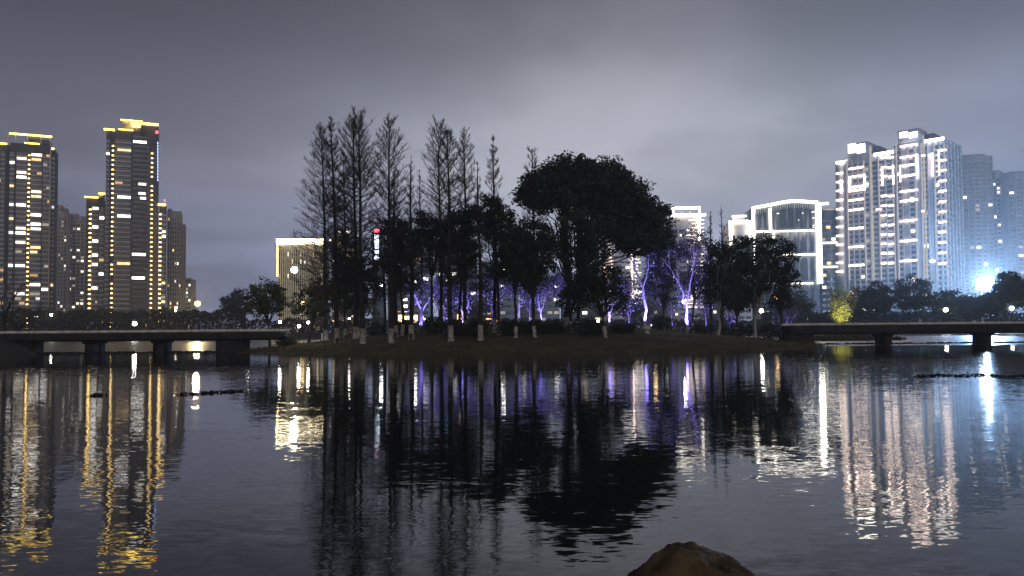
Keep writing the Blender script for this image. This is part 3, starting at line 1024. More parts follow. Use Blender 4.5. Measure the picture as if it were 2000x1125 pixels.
def centre_left():
    f = Facade('office_building', 'block with glowing cream roof band and vertical fins beside the bare trees', 543, 450, R(6), 'building')
    W = f.u(632)
    H = f.z(590, 470)
    f.b('wall', 'conc_warm', 0, W, 0, 22, 0, H)
    f.rect('led_strip', 'led_crown', 541, 634, 466.5, 477, -2.0, -1.0)
    f.b('roof_canopy', 'conc_pale', -0.5, W + 0.5, -2.2, 0.0, H + .9, H + 1.4)
    zt = H - 2.0
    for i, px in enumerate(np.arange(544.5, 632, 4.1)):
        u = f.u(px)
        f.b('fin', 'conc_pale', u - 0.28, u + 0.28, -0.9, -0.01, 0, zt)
        f.b('led_strip', 'fin_wash_glow', u - 0.17, u + 0.17, -1.0, -0.905, 1, zt)  # added glowing edge in place of wall-wash light on the fin
    f.rect('led_strip', 'led_golddot', 541.5, 543.3, 476, 540, -0.9, -0.1)
    bcols = [(f.u(px) + 0.36, f.u(px + 4.1) - 0.36) for px in np.arange(544.5, 627, 4.1)]
    hot = [(563, 497, 'win_white'), (600, 497, 'win_white'), (563, 538, 'win_white'), (615, 540, 'win_white'), (606, 505, 'win_dim')]
    bays(f, bcols[::2], 1.5, zt - 2, 4.2, 0.10, glass='glass_dark', mats=['win_warm', 'win_dim', 'win_white'], hot=hot, win=(0.8, 3.2))
    f = Facade('office_building', 'warm-walled block with a short white roof sign behind the bare trunks', 648, 470, R(4), 'building')
    W = f.u(695)
    H = f.z(672, 462)
    f.b('wall', 'conc_warm', 0, W, 0, 20, 0, H)
    for p in (664, 680):
        u = f.u(p)
        f.b('roof_post', 'conc_mid', u - 0.3, u + 0.3, 0.5, 1.1, H, H + 2)
    f.rect('roof_sign', 'led_whitebig', 661, 683, 450, 454.5, 0.2, 1.3)
    f.rect('light_fitting', 'win_bright', 643, 647.5, 466, 471, -0.5, 0.0)
    cols = [(W * (i + .15) / 5, W * (i + .85) / 5) for i in range(5)]
    bays(f, cols, 1.5, H - 2, 3.6, 0.22, mats=['win_warm', 'win_dim', 'win_white'])
    # slim tower with a vertical lit sign
    f = Facade('sign_tower', 'slim dark tower with a vertical blue-white sign and red lamp on top', 727, 430, R(0), 'tower')
    W = f.u(746)
    H = f.z(736, 452)
    f.b('wall', 'conc_dark', 0, W, 0, 8, 0, H)
    sb = f.rect('sign_board', 'metal_dark', 729, 743, 457, 515, -0.5, -0.02)
    f.rect('beacon', 'led_red', 731, 741, 448, 454, -0.3, 0.6)
    for y in (462, 472, 482, 494, 504):
        u, z = f.uz(736, y)
        m = MB()
        r = random.Random(y)
        for (a, b_, c, d) in ((-1.2, 1.2, .72, 1.12), (-1.3, 1.3, -.14, .26), (-1.1, 1.1, -1.12, -.72), (-.24, .24, -1.05, 1.05)):
            s = r.uniform(0.75, 1.0)
            m.box(u + a * s, u + b_ * s, -0.7, -0.52, z + c, z + d)
        m.box(u - 1.1, u - .8, -0.7, -0.52, z - .9, z - .1 + r.random() * .7)
        m.box(u + .8, u + 1.1, -0.7, -0.52, z - .9 + r.random() * .7, z + .9)
        sub(m.build('sign_character', 'led_sign', f.root), sb)
    # mid-rise blocks glimpsed through the wood
    for (p0, p1, py, D, lab, lit) in ((757, 838, 486, 440, 'grey mid-rise with a dotted row of lit windows glimpsed through the left wood', 0.26),
                                      (856, 930, 470, 455, 'pale mid-rise with a small cyan sign glimpsed between dark trunks', 0.16),
                                      (938, 1012, 512, 450, 'low wide block with sparse lit windows behind the middle of the wood', 0.2),
                                      (1016, 1092, 540, 460, 'low block with lit window rows behind the forked tree', 0.26),
                                      (1098, 1172, 548, 470, 'low dim block behind the big evergreen tree', 0.2),
                                      (1268, 1306, 500, 470, 'dim block behind the right side of the big tree', 0.25),
                                      (1384, 1422, 520, 480, 'dim low block left of the small framed block', 0.2)):
        f = Facade('midrise_building', lab, p0, D, R(0), 'building')
        W = f.u(p1)
        H = f.z((p0 + p1) / 2, py)
        f.b('wall', 'conc_grey', 0, W, 0, 16, 0, H)
        f.b('roof_parapet', 'conc_mid', -0.2, W + 0.2, -0.3, -0.02, H - 0.5, H + 0.8)
        n = max(5, int(W / 3.4))
        cols = [(W * (i + .15) / n, W * (i + .85) / n) for i in range(n)]
        bays(f, cols[:], 1.5, H - 1, 3.8, lit, mats=['win_white', 'win_bright', 'win_dim', 'win_warm'], win=(1.0, 2.6))
        if 'cyan' in lab:
            sb = f.rect('sign_board', 'metal_dark', 866, 876, 463, 491, -0.5, -0.1)
            for y in (467, 473, 479, 485):
                u, z = f.uz(871, y)
                m = MB()
                m.box(u - 0.9, u + 0.9, -0.7, -0.52, z + .3, z + .7).box(u - .2, u + .2, -.7, -.52, z - .7, z + .28).box(u - .8, u + .8, -.7, -.52, z - .75, z - .45)
                sub(m.build('sign_character', 'led_cyan', f.root), sb)


left_main()
left_far()
right_towers()
centre_right()
centre_left()


# ------------------------------------------------------------------ bridges
def bridge(label, x0, x1, y, zt, th, wid, piers, ab, slope=0.0):
    br = thing('footbridge', label, 'bridge', ((x0 + x1) / 2, y, 0))
    cx = (x0 + x1) / 2
    bx(br, 'deck', 'stone_bridge', x0 - cx, x1 - cx, 0.15, wid, zt - th, zt - 0.22)
    bx(br, 'edge_beam', 'stone_bridge', x0 - cx, x1 - cx, -0.05, 0.145, zt - th + 0.15, zt - 0.27)
    n = int((x1 - x0) / 1.2)
    w = (x1 - x0) / n
    for i in range(n):
        a = x0 - cx + i * w
        dz = random.uniform(-0.012, 0.012)
        bx(br, 'coping_block', 'coping', a + 0.03, a + w - 0.03, -0.14, 0.34, zt - 0.196 + dz, zt + 0.12 + dz)
        bx(br, 'coping_block', 'coping', a + 0.03, a + w - 0.03, wid - 0.30, wid + 0.12, zt - 0.196 + dz, zt + 0.12 + dz)
    for p in piers:
        bx(br, 'pier', 'stone_bridge', p - 0.55 - cx, p + 0.55 - cx, 0.5, wid - 0.4, -1.0, zt - th - 0.004)
        bx(br, 'pier_cap', 'stone_bridge', p - 0.75 - cx, p + 0.75 - cx, 0.3, wid - 0.2, zt - th - 0.30, zt - th - 0.002)
    for a, b_ in ab:
        bx(br, 'abutment', 'stone_bridge', a - cx, b_ - cx, 0.25, wid - 0.1, -1.0, zt - th - 0.006)
    return br


zL = at(300, 646.5, 95).z
thL = 19 * 95 / F
xa = lambda px, D: at(px, 660, D).x
bridge('flat stone footbridge joining the left bank to the island', xa(-320, 95), xa(548, 95), 95, zL, thL, 3.6,
       [xa(170, 95), xa(304, 95)], [(xa(-320, 95), xa(52, 95)), (xa(420, 95), xa(470, 95))])
zR = at(1780, 631.5, 108).z
thR = 20 * 108 / F
bridge('flat stone footbridge running from the island to the right edge', xa(1545, 108), xa(2720, 108), 108, zR, thR, 3.6,
       [xa(1737 + 196 * k, 108) for k in range(5)], [(xa(1545, 108), xa(1592, 108)), (xa(2690, 108), xa(2720, 108))])


def rubble(label, x0, x1, y, n):
    m = MB()
    for i in range(n):
        x = x0 + (x1 - x0) * (i + random.random()) / n
        r = random.uniform(0.15, 0.42)
        k = [(0.02, r * 0.62), (r * 0.55, r * 0.5), (r * 0.95, r * 0.1), (r, -0.25)]
        m.lathe([(a, b) for a, b in k], (x, y + random.uniform(-0.5, 0.5), 0), 6)
    o = m.build('rubble_sill', 'rubble')
    tag(o, label, 'stones', None, 'stuff')


rubble('low line of dark stones under the left footbridge', xa(50, 98), xa(440, 98), 97.6, 150)
rubble('low line of dark stones under the right footbridge', xa(1600, 113), xa(2300, 113), 113, 230)

# ------------------------------------------------------------------ vegetation
def leafcloud(m, blobs, nclump, per, s, rc, shell=0.5, low=1.0):
    """clumps spread through ellipsoids: blobs (centre, radii)"""
    vol = np.array([b[1][0] * b[1][1] * b[1][2] for b in blobs]) ** 0.8
    cnt = np.maximum(1, (nclump * vol / vol.sum()).astype(int))
    cents = []
    for (c, r), k in zip(blobs, cnt):
        d = rng.normal(size=(k, 3))
        d /= np.linalg.norm(d, axis=1, keepdims=True)
        rad = shell + (1 - shell) * rng.random((k, 1)) ** 0.6
        p = d * rad
        if low < 1.0:
            keep = (p[:, 2] > -0.25) | (rng.random(k) < low)
            p = p[keep]
        cents.append(np.array(c)[None] + p * np.array(r)[None])
    C = np.concatenate(cents)
    rr = rc * rng.uniform(0.6, 1.4, (len(C), 1, 1))
    off = rng.normal(size=(len(C), per, 3))
    off /= np.maximum(1.0, np.linalg.norm(off, axis=2, keepdims=True) / 1.7)
    off[:, :, 2] *= 0.7
    P = C[:, None, :] + off * rr * 0.62
    m.leaves(P.reshape(-1, 3), s)
    return C


def blobpx(D, cx, cy_, rx, ry, dy=0.0, base=None):
    c = at(cx, cy_, D + dy)
    c = np.array(c)
    if base is not None:
        c = c - np.array(base)
    return (c, (rx * D / F, 0.85 * rx * D / F, ry * D / F))


def curve_pts(a, b, n=6, sag=0.15, wob=0.06):
    a, b = np.array(a, float), np.array(b, float)
    t = np.linspace(0, 1, n)[:, None]
    L = np.linalg.norm(b - a)
    p = a + (b - a) * t
    side = rng.normal(size=3) * wob * L
    p = p + np.sin(np.pi * t) * side + np.array([0, 0, -1]) * (np.sin(np.pi * t) * sag * L * 0.3)
    return p


def evergreen(label, base, D, blobs, nclump, per, leaf=0.17, rc=0.62, mat='leaf_dark', stems=1, r0=0.22, white=True, fork=0.45, name='evergreen_tree', bark='bark_dark', low=1.0, limbs=16, shell=0.45, group='evergreen trees on the island'):
    t = thing(name, label, 'tree', base, 0, group)
    bl = [blobpx(D, *b, base=base) for b in blobs]
    m = MB()
    C = leafcloud(m, bl, nclump, per, leaf, rc, shell, low)
    m.build('crown', mat, t)
    cen = np.mean([b[0] for b in bl], axis=0)
    low_z = min(b[0][2] - b[1][2] for b in bl)
    w = MB()
    bands = []
    forks = []
    zf = max(1.5, low_z * (0.55 + fork * 0.5))
    for s in range(stems):
        a = np.array([(s - (stems - 1) / 2) * 0.4, 0.1 * s, -0.3])
        f = np.array([cen[0] * 0.35 + (s - (stems - 1) / 2) * 1.3, cen[1] * 0.2, zf])
        p = curve_pts(a, f, 8, 0.0, 0.035)
        w.tube(p, np.linspace(r0, r0 * 0.62, 8), 9)
        w.tube([(a[0], a[1], -0.35), (a[0], a[1], 0.0), (a[0], a[1], 0.5)], [r0 * 1.4, r0 * 1.12, r0 * 0.95], 9)
        forks.append(f)
        if white:
            wm_ = MB()
            k = np.linspace(0.0, 1.0, 5)
            zt = random.uniform(1.25, 1.6)
            pp = np.stack([np.interp(k * zt, p[:, 2], p[:, 0]), np.interp(k * zt, p[:, 2], p[:, 1]), k * zt], -1)
            wm_.tube(pp, np.array([1.30, 1.14, 1.06, 1.04, 1.03]) * r0 * 1.03, 10)
            bands.append(wm_.build('whitewash_band', 'whitewash', t))
    idx = rng.choice(len(C), size=min(limbs, len(C)), replace=False)
    for i in idx:
        f = forks[int(np.argmin([np.linalg.norm(C[i][:2] - q[:2]) for q in forks]))]
        e = C[i]
        mid = f + (e - f) * np.array([0.45, 0.45, 0.62])
        p = np.concatenate([curve_pts(f, mid, 4, 0.0, 0.05), curve_pts(mid, e, 5, 0, 0.08)[1:]])
        w.tube(p, np.linspace(r0 * 0.42, 0.02, len(p)), 5)
        for q in range(3):
            s0 = p[rng.integers(3, len(p))]
            e2 = s0 + rng.normal(size=3) * 0.9 + np.array([0, 0, 0.7])
            w.tube(curve_pts(s0, e2, 4, 0, 0.08), np.linspace(0.045, 0.012, 4), 4)
    tk = w.build('trunk', bark, t, True)
    for bd in bands:
        sub(bd, tk)
    return t


def redwood(label, base, top, W, zlow=0.22, r0=0.27, white=True, dens=1.0, lean_droop=0.0, rounded=False, second=None):
    base = Vector(base)
    H = top.z - base.z
    t = thing('bare_redwood', label, 'tree', base, 0, 'bare conical trees on the island')
    dx = top.x - base.x
    n = 14
    s = np.linspace(0, 1, n)
    wob = 0.10 * np.sin(s * 7 + rng.random() * 6) * (1 - s * 0.3)
    trunk = np.stack([dx * s ** 1.1 + wob * np.minimum(1, s * 6), 0.08 * np.sin(s * 5 + rng.random() * 6), H * s - 0.3 * (1 - s)], -1)
    m = MB()
    m.tube(trunk, r0 * (1 - s) ** 0.85 + 0.018, 9)
    m.tube([(0, 0, -0.4), (0, 0, 0.05), (0, 0, 0.7)], [r0 * 1.4, r0 * 1.12, r0 * 0.92], 9)
    tk = m.build('trunk', 'bark_dark', t, True)
    if white:
        w = MB()
        zt = random.uniform(1.45, 1.85)
        k = np.linspace(0, 1, 6)
        pp = np.stack([np.interp(k * zt, trunk[:, 2], trunk[:, 0]), np.interp(k * zt, trunk[:, 2], trunk[:, 1]), k * zt], -1)
        w.tube(pp, r0 * np.array([1.30, 1.13, 1.05, 1.02, 1.0, 0.99]) * 1.03, 10)
        sub(w.build('whitewash_band', 'whitewash', t), tk)
    nb = int(H * 6.5 * dens)
    u = np.sort(rng.random(nb)) ** 1.3
    zs = H * (zlow + (0.985 - zlow) * u)
    tt = (zs / H - zlow) / (1 - zlow)
    if rounded:
        prof = np.sqrt(np.clip(1 - (tt * 0.98) ** 2.2, 0, 1)) * (0.55 + 0.45 * np.minimum(1, tt * 3 + .4))
    else:
        prof = (1 - tt) ** 0.72 * np.minimum(1.0, 0.55 + tt * 3.0)
    Lb = np.maximum(0.14, W * prof * rng.uniform(0.5, 1.1, nb))
    az = np.arange(nb) * 2.39996 + rng.random(nb) * 0.9
    el = R(6) + (R(52) - R(6)) * tt ** 1.1 + rng.normal(size=nb) * 0.12 - lean_droop * (1 - tt)
    st = np.stack([np.interp(zs, trunk[:, 2], trunk[:, 0]), np.interp(zs, trunk[:, 2], trunk[:, 1]), zs], -1)
    sb = np.linspace(0, 1, 6)
    dirh = np.stack([np.cos(az), np.sin(az), np.zeros(nb)], -1)
    P = st[:, None, :] + (Lb[:, None] * sb[None] * np.cos(el)[:, None])[:, :, None] * dirh[:, None, :]
    P[:, :, 2] += Lb[:, None] * (np.sin(el)[:, None] * sb[None] + 0.16 * sb[None] ** 2)
    P += rng.normal(size=P.shape) * 0.035 * Lb[:, None, None] * np.minimum(1, sb * 2)[None, :, None]
    rb = (0.020 + 0.022 * Lb / W)[:, None] * (1.1 - 0.65 * sb)[None]
    c = MB()
    c.tubes(P, rb, 4)
    # twigs
    nt_ = 17
    bi = np.repeat(np.arange(nb), nt_)
    bi = bi[rng.random(len(bi)) < np.clip(Lb[bi] / 1.3, 0.22, 1.0)]
    q = rng.uniform(0.12, 1.0, len(bi)) ** 0.7
    fi = q * 5
    i0 = np.minimum(4, fi.astype(int))
    fr = (fi - i0)[:, None]
    s0 = P[bi, i0] * (1 - fr) + P[bi, i0 + 1] * fr
    dv = P[bi, i0 + 1] - P[bi, i0]
    dv /= np.linalg.norm(dv, axis=1, keepdims=True) + 1e-9
    rd = rng.normal(size=dv.shape)
    rd[:, 2] = np.abs(rd[:, 2]) * 0.8
    dd = dv * 0.9 + rd * 0.65
    dd /= np.linalg.norm(dd, axis=1, keepdims=True)
    Lt = np.minimum(0.22 + 0.24 * Lb[bi] * (1.35 - q), 0.6 * Lb[bi]) * rng.uniform(0.5, 1.3, len(q))
    st3 = np.linspace(0, 1, 3)
    T = s0[:, None, :] + dd[:, None, :] * (Lt[:, None] * st3[None])[:, :, None]
    T[:, :, 2] += (Lt[:, None] * 0.18 * st3[None] ** 2)
    c.tubes(T, np.broadcast_to(np.array([0.016, 0.012, 0.007]), (len(q), 3)), 3)
    ns = 3
    ti = np.repeat(np.arange(len(q)), ns)
    g = rng.uniform(0.3, 1, len(ti))[:, None]
    a0 = T[ti, 0] * (1 - g) + T[ti, 2] * g
    rd = rng.normal(size=a0.shape)
    rd[:, 2] = np.abs(rd[:, 2])
    d2 = dd[ti] * 0.7 + rd * 0.6
    d2 /= np.linalg.norm(d2, axis=1, keepdims=True)
    a1 = a0 + d2 * rng.uniform(0.12, 0.34, (len(ti), 1))
    c.tubes(np.stack([a0, a1], 1), np.broadcast_to(np.array([0.010, 0.005]), (len(ti), 2)), 3)
    c.build('crown', 'twig', t)
    return t


RW = [  # base px, base py, top px, top py, half width px, rounded, dens, label
    (637, 662, 628, 238, 72, False, 1.35, 'leftmost bare conical tree, broad low branches reaching over the lit office roof', 0.12),
    (659, 671, 647, 226, 46, False, 0.95, 'second bare tree from the left with a thin straight leader'),
    (675, 646, 672, 292, 42, False, 0.8, 'third bare tree from the left, shorter and set back'),
    (695, 662, 691, 228, 52, True, 1.0, 'thick bare tree with whitewashed foot, fourth from the left'),
    (709, 672, 699, 226, 50, True, 0.9, 'leaning bare tree crowded against the fourth tree'),
    (764, 671, 759, 240, 52, True, 1.1, 'stout bare tree with round top, standing alone of the left group'),
    (772, 660, 768, 330, 30, False, 0.7, 'thinner bare tree close behind the stout one'),
    (751, 640, 751, 430, 16, False, 0.4, 'small bare tree beside the vertical blue sign'),
    (803, 664, 803, 305, 24, False, 0.7, 'slim bare tree right of the stout round-topped one'),
    (824, 642, 820, 330, 22, False, 0.6, 'faint bare tree set back between the two middle groups'),
    (862, 650, 857, 242, 40, True, 1.0, 'tall bare tree, left one of the middle pair'),
    (881, 667, 873, 252, 36, True, 0.9, 'tall bare tree, right one of the middle pair'),
    (909, 655, 907, 255, 33, True, 0.9, 'bare tree with narrow spire between the middle pair and the crooked trunk'),
    (939, 666, 933, 316, 28, False, 0.7, 'bare tree with a bent whitewashed foot in the middle of the wood'),
    (967, 650, 964, 263, 34, False, 0.9, 'bare spire tree nearest to the big evergreen'),
    (1043, 644, 1040, 290, 24, True, 0.8, 'bare tree tip peeping out left behind the big evergreen'),
    (1388, 640, 1387, 412, 13, False, 0.6, 'thin bare spire, left of two above the purple-lit tree'),
    (1411, 640, 1409, 402, 14, False, 0.6, 'thin bare spire, right of two above the purple-lit tree'),
]
for r_ in RW:
    bpx, bpy_, tpx, tpy, hw, rnd, dens, lab = r_[:8]
    b = on_island(bpx, bpy_)
    D = b.y
    redwood(lab, b, at(tpx, tpy, D), 1.35 * hw * D / F, zlow=0.20 if hw > 50 else 0.26, r0=0.30 if bpy_ > 655 else 0.24, white=bpy_ > 643, dens=dens, lean_droop=(r_[8] if len(r_) > 8 else 0.0), rounded=rnd)

EV = [  # base(px,py), blobs, nclump, per, leaf, rc, mat, label, kw
    ((702, 648), [(690, 545, 36, 52), (712, 560, 30, 50), (668, 575, 26, 38)], 240, 46, 'dark round evergreen behind the leaning bare tree', {}),
    ((784, 656), [(772, 455, 26, 36), (790, 475, 28, 42), (768, 505, 24, 34)], 220, 46, 'dark evergreen hugging the stout round-topped bare tree', {}),
    ((846, 650), [(835, 445, 32, 36), (858, 470, 32, 42), (822, 475, 22, 30)], 220, 46, 'dark evergreen under the middle pair of bare trees', {}),
    ((899, 656), [(893, 445, 28, 40), (918, 430, 24, 32), (908, 490, 26, 34)], 220, 46, 'dark evergreen right of the middle pair', {}),
    ((974, 656), [(958, 412, 30, 30), (980, 435, 32, 36), (945, 445, 24, 30), (990, 480, 30, 40)], 260, 46, 'dark evergreen in front of the bare spire beside the big tree', {}),
    ((1006, 660), [(1012, 490, 32, 42), (998, 530, 26, 30)], 170, 42, 'slim evergreen with whitewashed foot left of the big crown', {}),
    ((1046, 660), [(1040, 465, 38, 46), (1060, 500, 34, 40), (1030, 530, 34, 34), (1010, 480, 26, 40)], 300, 44, 'dark evergreen under the left edge of the big crown', {}),
    ((1186, 660), [(1175, 545, 44, 32), (1145, 562, 40, 32), (1118, 585, 30, 24), (1200, 585, 26, 24)], 280, 40, 'low spreading evergreen beneath the big crown', {}),
    ((1296, 640), [(1298, 500, 34, 46), (1282, 545, 26, 38), (1306, 570, 18, 30)], 270, 40, 'evergreen between the purple column and the forked purple tree', {}),
    ((1402, 655), [(1402, 510, 34, 44), (1390, 560, 22, 40), (1418, 565, 26, 36)], 240, 42, 'evergreen right of the forked purple tree, thin pale trunk', {'bark': 'bark_pale', 'r0': 0.15}),
    ((1440, 648), [(1434, 500, 30, 38), (1448, 545, 34, 40), (1436, 585, 28, 26)], 260, 42, 'evergreen with pointed top before the small framed block', {}),
    ((1475, 651), [(1468, 495, 32, 38), (1500, 488, 32, 36), (1482, 545, 42, 34), (1460, 585, 24, 24)], 330, 44, 'evergreen with pale thick trunk at the right end of the wood', {'bark': 'bark_pale', 'r0': 0.24}),
    ((1523, 640), [(1530, 505, 28, 34), (1542, 545, 22, 28), (1516, 545, 28, 36), (1528, 585, 22, 22)], 240, 40, 'rightmost ragged tree of the wood before the arched office', {}),
    ((1352, 634), [(1356, 470, 30, 30), (1372, 500, 26, 28), (1340, 485, 22, 22), (1385, 540, 20, 30)], 190, 34, 'thin-leaved tree spreading above the forked violet tree', {'leaf': 0.13, 'mat': 'leaf_brown'}),
    ((527, 642), [(520, 578, 36, 34), (536, 590, 24, 30), (500, 595, 26, 24)], 210, 42, 'round green tree at the bridge end of the island', {'mat': 'leaf_mid', 'white': False}),
    ((603, 641), [(600, 592, 34, 30), (622, 575, 26, 34), (640, 590, 24, 34)], 190, 42, 'low green tree behind the tall white globe lamp', {'mat': 'leaf_mid', 'white': False}),
]
for (b2, blobs, nc, per, lab, kw) in EV:
    b = on_island(*b2)
    evergreen(lab, b, b.y, blobs, int(nc * 0.74), per, **kw)

# the big camphor and its twin trunk
b = on_island(1092, 641)
evergreen('great dark evergreen with a broad domed crown and forked trunks', b, b.y,
          [(1062, 372, 48, 46), (1112, 350, 58, 46), (1172, 358, 62, 48), (1222, 402, 58, 56), (1268, 432, 44, 44), (1032, 382, 26, 28), (1120, 392, 60, 34), (1190, 430, 44, 34), (1252, 470, 44, 36), (1292, 470, 26, 34), (1216, 462, 36, 26)],
          1400, 52, leaf=0.24, rc=0.85, mat='leaf_camphor', stems=2, r0=0.34, fork=0.5, limbs=70, low=0.5, shell=0.35)
b = on_island(1122, 652)
evergreen('second evergreen standing under the great crown, forked low', b, b.y, [(1125, 440, 50, 34), (1165, 470, 44, 36), (1085, 470, 40, 34), (1130, 500, 40, 26)],
          170, 30, leaf=0.20, rc=0.7, mat='leaf_camphor', stems=2, r0=0.22, fork=0.35, limbs=36, shell=0.3)


def bare(label, base, D, height, spread, r0=0.13, forks=3, mat='bark_pale', leaves=0, leafmat='leaf_soft', seed=1, fork_z=0.35, name='bare_tree', group='trees lit by purple ground lights', lean=0.0):
    t = thing(name, label, 'tree', base, 0, group)
    rs = np.random.default_rng(seed)
    w = MB()
    tips = []

    def grow(p, d, L, r, lev):
        q = p + d * L
        pts = np.array([p + (q - p) * s + rs.normal(size=3) * 0.03 * L * math.sin(math.pi * s) for s in np.linspace(0, 1, 5)])
        w.tube(pts, np.linspace(r, r * 0.68, 5), 7 if lev < 2 else 4)
        tips.append(q)
        if lev >= 4:
            return
        for k in range(2 if lev else forks):
            az = rs.uniform(0, 2 * np.pi) if lev else (k * math.pi * 2 / forks + rs.uniform(-.3, .3))
            sp = spread * rs.uniform(0.6, 1.2)
            nd = d + np.array([math.cos(az), math.sin(az) * 0.8, 0.15]) * sp
            nd /= np.linalg.norm(nd)
            grow(q, nd, L * rs.uniform(0.62, 0.85) if lev else height * 0.26, r * 0.62, lev + 1)
    d0 = np.array([lean, 0, 1.0])
    d0 /= np.linalg.norm(d0)
    grow(np.array([0, 0, -0.2]), d0, height * fork_z, r0, 0)
    w.build('trunk', mat, t, True)
    if leaves:
        m = MB()
        T = np.array(tips[1:])
        P = T[rs.integers(0, len(T), leaves)] + rs.normal(size=(leaves, 3)) * 0.75
        m.leaves(P, 0.17)
        m.build('crown', leafmat, t)
    return t


UP = []
PT = [  # px, D, height, spread, r0, forks, leaves, seed, fork_z, label
    (822, 112, 8.0, 0.75, 0.13, 3, 900, 3, 0.40, 'pale tree washed violet behind the left wood', 0.04),
    (904, 114, 7.0, 0.8, 0.12, 3, 900, 5, 0.36, 'small pale tree washed violet beside the lit kiosk'),
    (1012, 115, 8.0, 0.5, 0.12, 2, 500, 8, 0.45, 'thin pale tree faintly violet left of the forked trunks'),
    (1060, 114, 7.0, 0.6, 0.12, 3, 800, 9, 0.36, 'leaning pale tree washed violet behind the big trunk', -0.12),
    (1190, 112, 6.5, 0.6, 0.16, 3, 600, 12, 0.38, 'short pale trunk glowing violet right of the big tree'),
    (1260, 108, 10.0, 0.4, 0.21, 2, 500, 13, 0.62, 'tall straight pale trunk glowing violet white at its foot', -0.04),
    (1341, 106, 11.5, 0.30, 0.21, 2, 300, 21, 0.36, 'forked Y-shaped pale tree lit bright violet'),
    (1378, 116, 9.0, 0.6, 0.12, 3, 1500, 23, 0.35, 'leafy pale tree washed violet right of the forked one'),
    (1312, 118, 9.0, 0.6, 0.12, 3, 1500, 24, 0.35, 'leafy pale tree washed violet left of the forked one'),
    (962, 119, 8.5, 0.6, 0.12, 3, 1200, 25, 0.35, 'dim leafy tree with violet tint in the middle of the wood'),
    (1110, 119, 8.5, 0.6, 0.12, 3, 2200, 26, 0.35, 'dim leafy tree with violet tint behind the big trunks'),
    (1035, 122, 9.0, 0.65, 0.12, 4, 2200, 41, 0.32, 'leafy violet-tinted tree behind the slim whitewashed trunks'),
    (868, 121, 8.0, 0.65, 0.12, 4, 1800, 42, 0.32, 'leafy violet-tinted tree behind the middle pair of trunks'),
    (1228, 122, 8.5, 0.6, 0.12, 4, 1800, 43, 0.32, 'leafy violet-tinted tree left of the tall violet column'),
    (1425, 121, 8.0, 0.6, 0.12, 4, 1500, 44, 0.32, 'leafy violet-tinted tree behind the pointed evergreen'),
    (1535, 118, 7.0, 0.6, 0.12, 4, 1200, 45, 0.32, 'thin violet-tinted tree below the arched office'),
]
for p_ in PT:
    px, D, h, sp, r0, fk, lv, sd, fz, lab = p_[:10]
    b = island_at(px, D)
    bare(lab, b, D, h, sp, r0 * 1.15, fk, 'bark_dark' if 'leafy' in lab else 'bark_pale', int(lv * (1.0 if 'forked' in lab.split()[0] else 2.2)), 'leaf_soft', sd, fz, lean=(p_[10] if len(p_) > 10 else 0.0))
    UP.append((px, b, h, lab))


def uplight(base, h, power, lab):
    p = base + Vector((0.25, -1.3, 0))
    p.z = float(island_h(p.x, p.y))
    t = thing('uplight', lab, 'lamp', p, 0, 'violet ground lights')
    MB().lathe([(0.02, 0.0), (0.14, 0.0), (0.16, 0.10), (0.13, 0.26), (0.115, 0.26)], (0, 0, 0), 12).build('housing', 'metal_dark', t)
    MB().lathe([(0.005, 0.235), (0.11, 0.232)], (0, 0, 0), 12).build('lens', 'lamp_purple', t)
    l = bpy.data.lights.new('uplight_beam', 'SPOT')
    l.energy = power
    l.color = (0.23, 0.18, 1.0)
    l.spot_size = R(75)
    l.spot_blend = 0.7
    l.shadow_soft_size = 0.1
    o = bpy.data.objects.new('uplight_beam', l)
    o.parent = t
    o.location = (0, 0, 0.4)
    d = Vector((-0.25, 1.3, h * 0.42))
    o.rotation_euler = d.to_track_quat('-Z', 'Y').to_euler()
    col.objects.link(o)


POW = [12000, 7000, 1800, 4500, 7000, 14000, 26000, 9000, 9000, 8000, 9000, 9000, 8000, 8000, 4000, 1200]
for (px, b, h, lab), pw in zip(UP, POW):
    uplight(b, h, pw, 'violet ground light under the ' + ' '.join(lab.split()[:11]))


pb = at(8, 640, 104)
bare('dark bare twiggy tree on the left bank at the picture edge', (pb.x, 104, 1.6), 104, 10.5, 0.75, 0.16, 4, 'bark_dark', 0, 'leaf_soft', 31, 0.28, group=None)
pb = at(36, 640, 110)
bare('second dark bare tree on the left bank, smaller', (pb.x, 110, 1.0), 110, 8.0, 0.8, 0.12, 4, 'bark_dark', 0, 'leaf_soft', 33, 0.25, group=None)

# shrubs on the island
def shrub(label, px, py, rx, ry, mat='leaf_dark', D=None, n=60, per=34):
    b = island_at(px, D) if D else on_island(px, py + ry)
    DD = b.y
    t = thing('shrub', label, 'shrub', b, 0, 'dark shrubs on the island')
    r = (rx * DD / F, rx * DD / F * 0.8, ry * DD / F)
    m = MB()
    leafcloud(m, [(np.array([0, 0, r[2] * 0.9]), r)], n, per, 0.13, 0.45, 0.35)
    m.build('foliage', mat, t)
    w = MB()
    for k in range(6):
        a = k * 1.05
        w.tube(curve_pts((0.05 * math.cos(a), 0.05 * math.sin(a), -0.1), (r[0] * .6 * math.cos(a), r[1] * .6 * math.sin(a), r[2] * 1.2), 5, 0, .05), np.linspace(0.03, 0.008, 5), 4)
    w.build('stem', 'bark_dark', t)


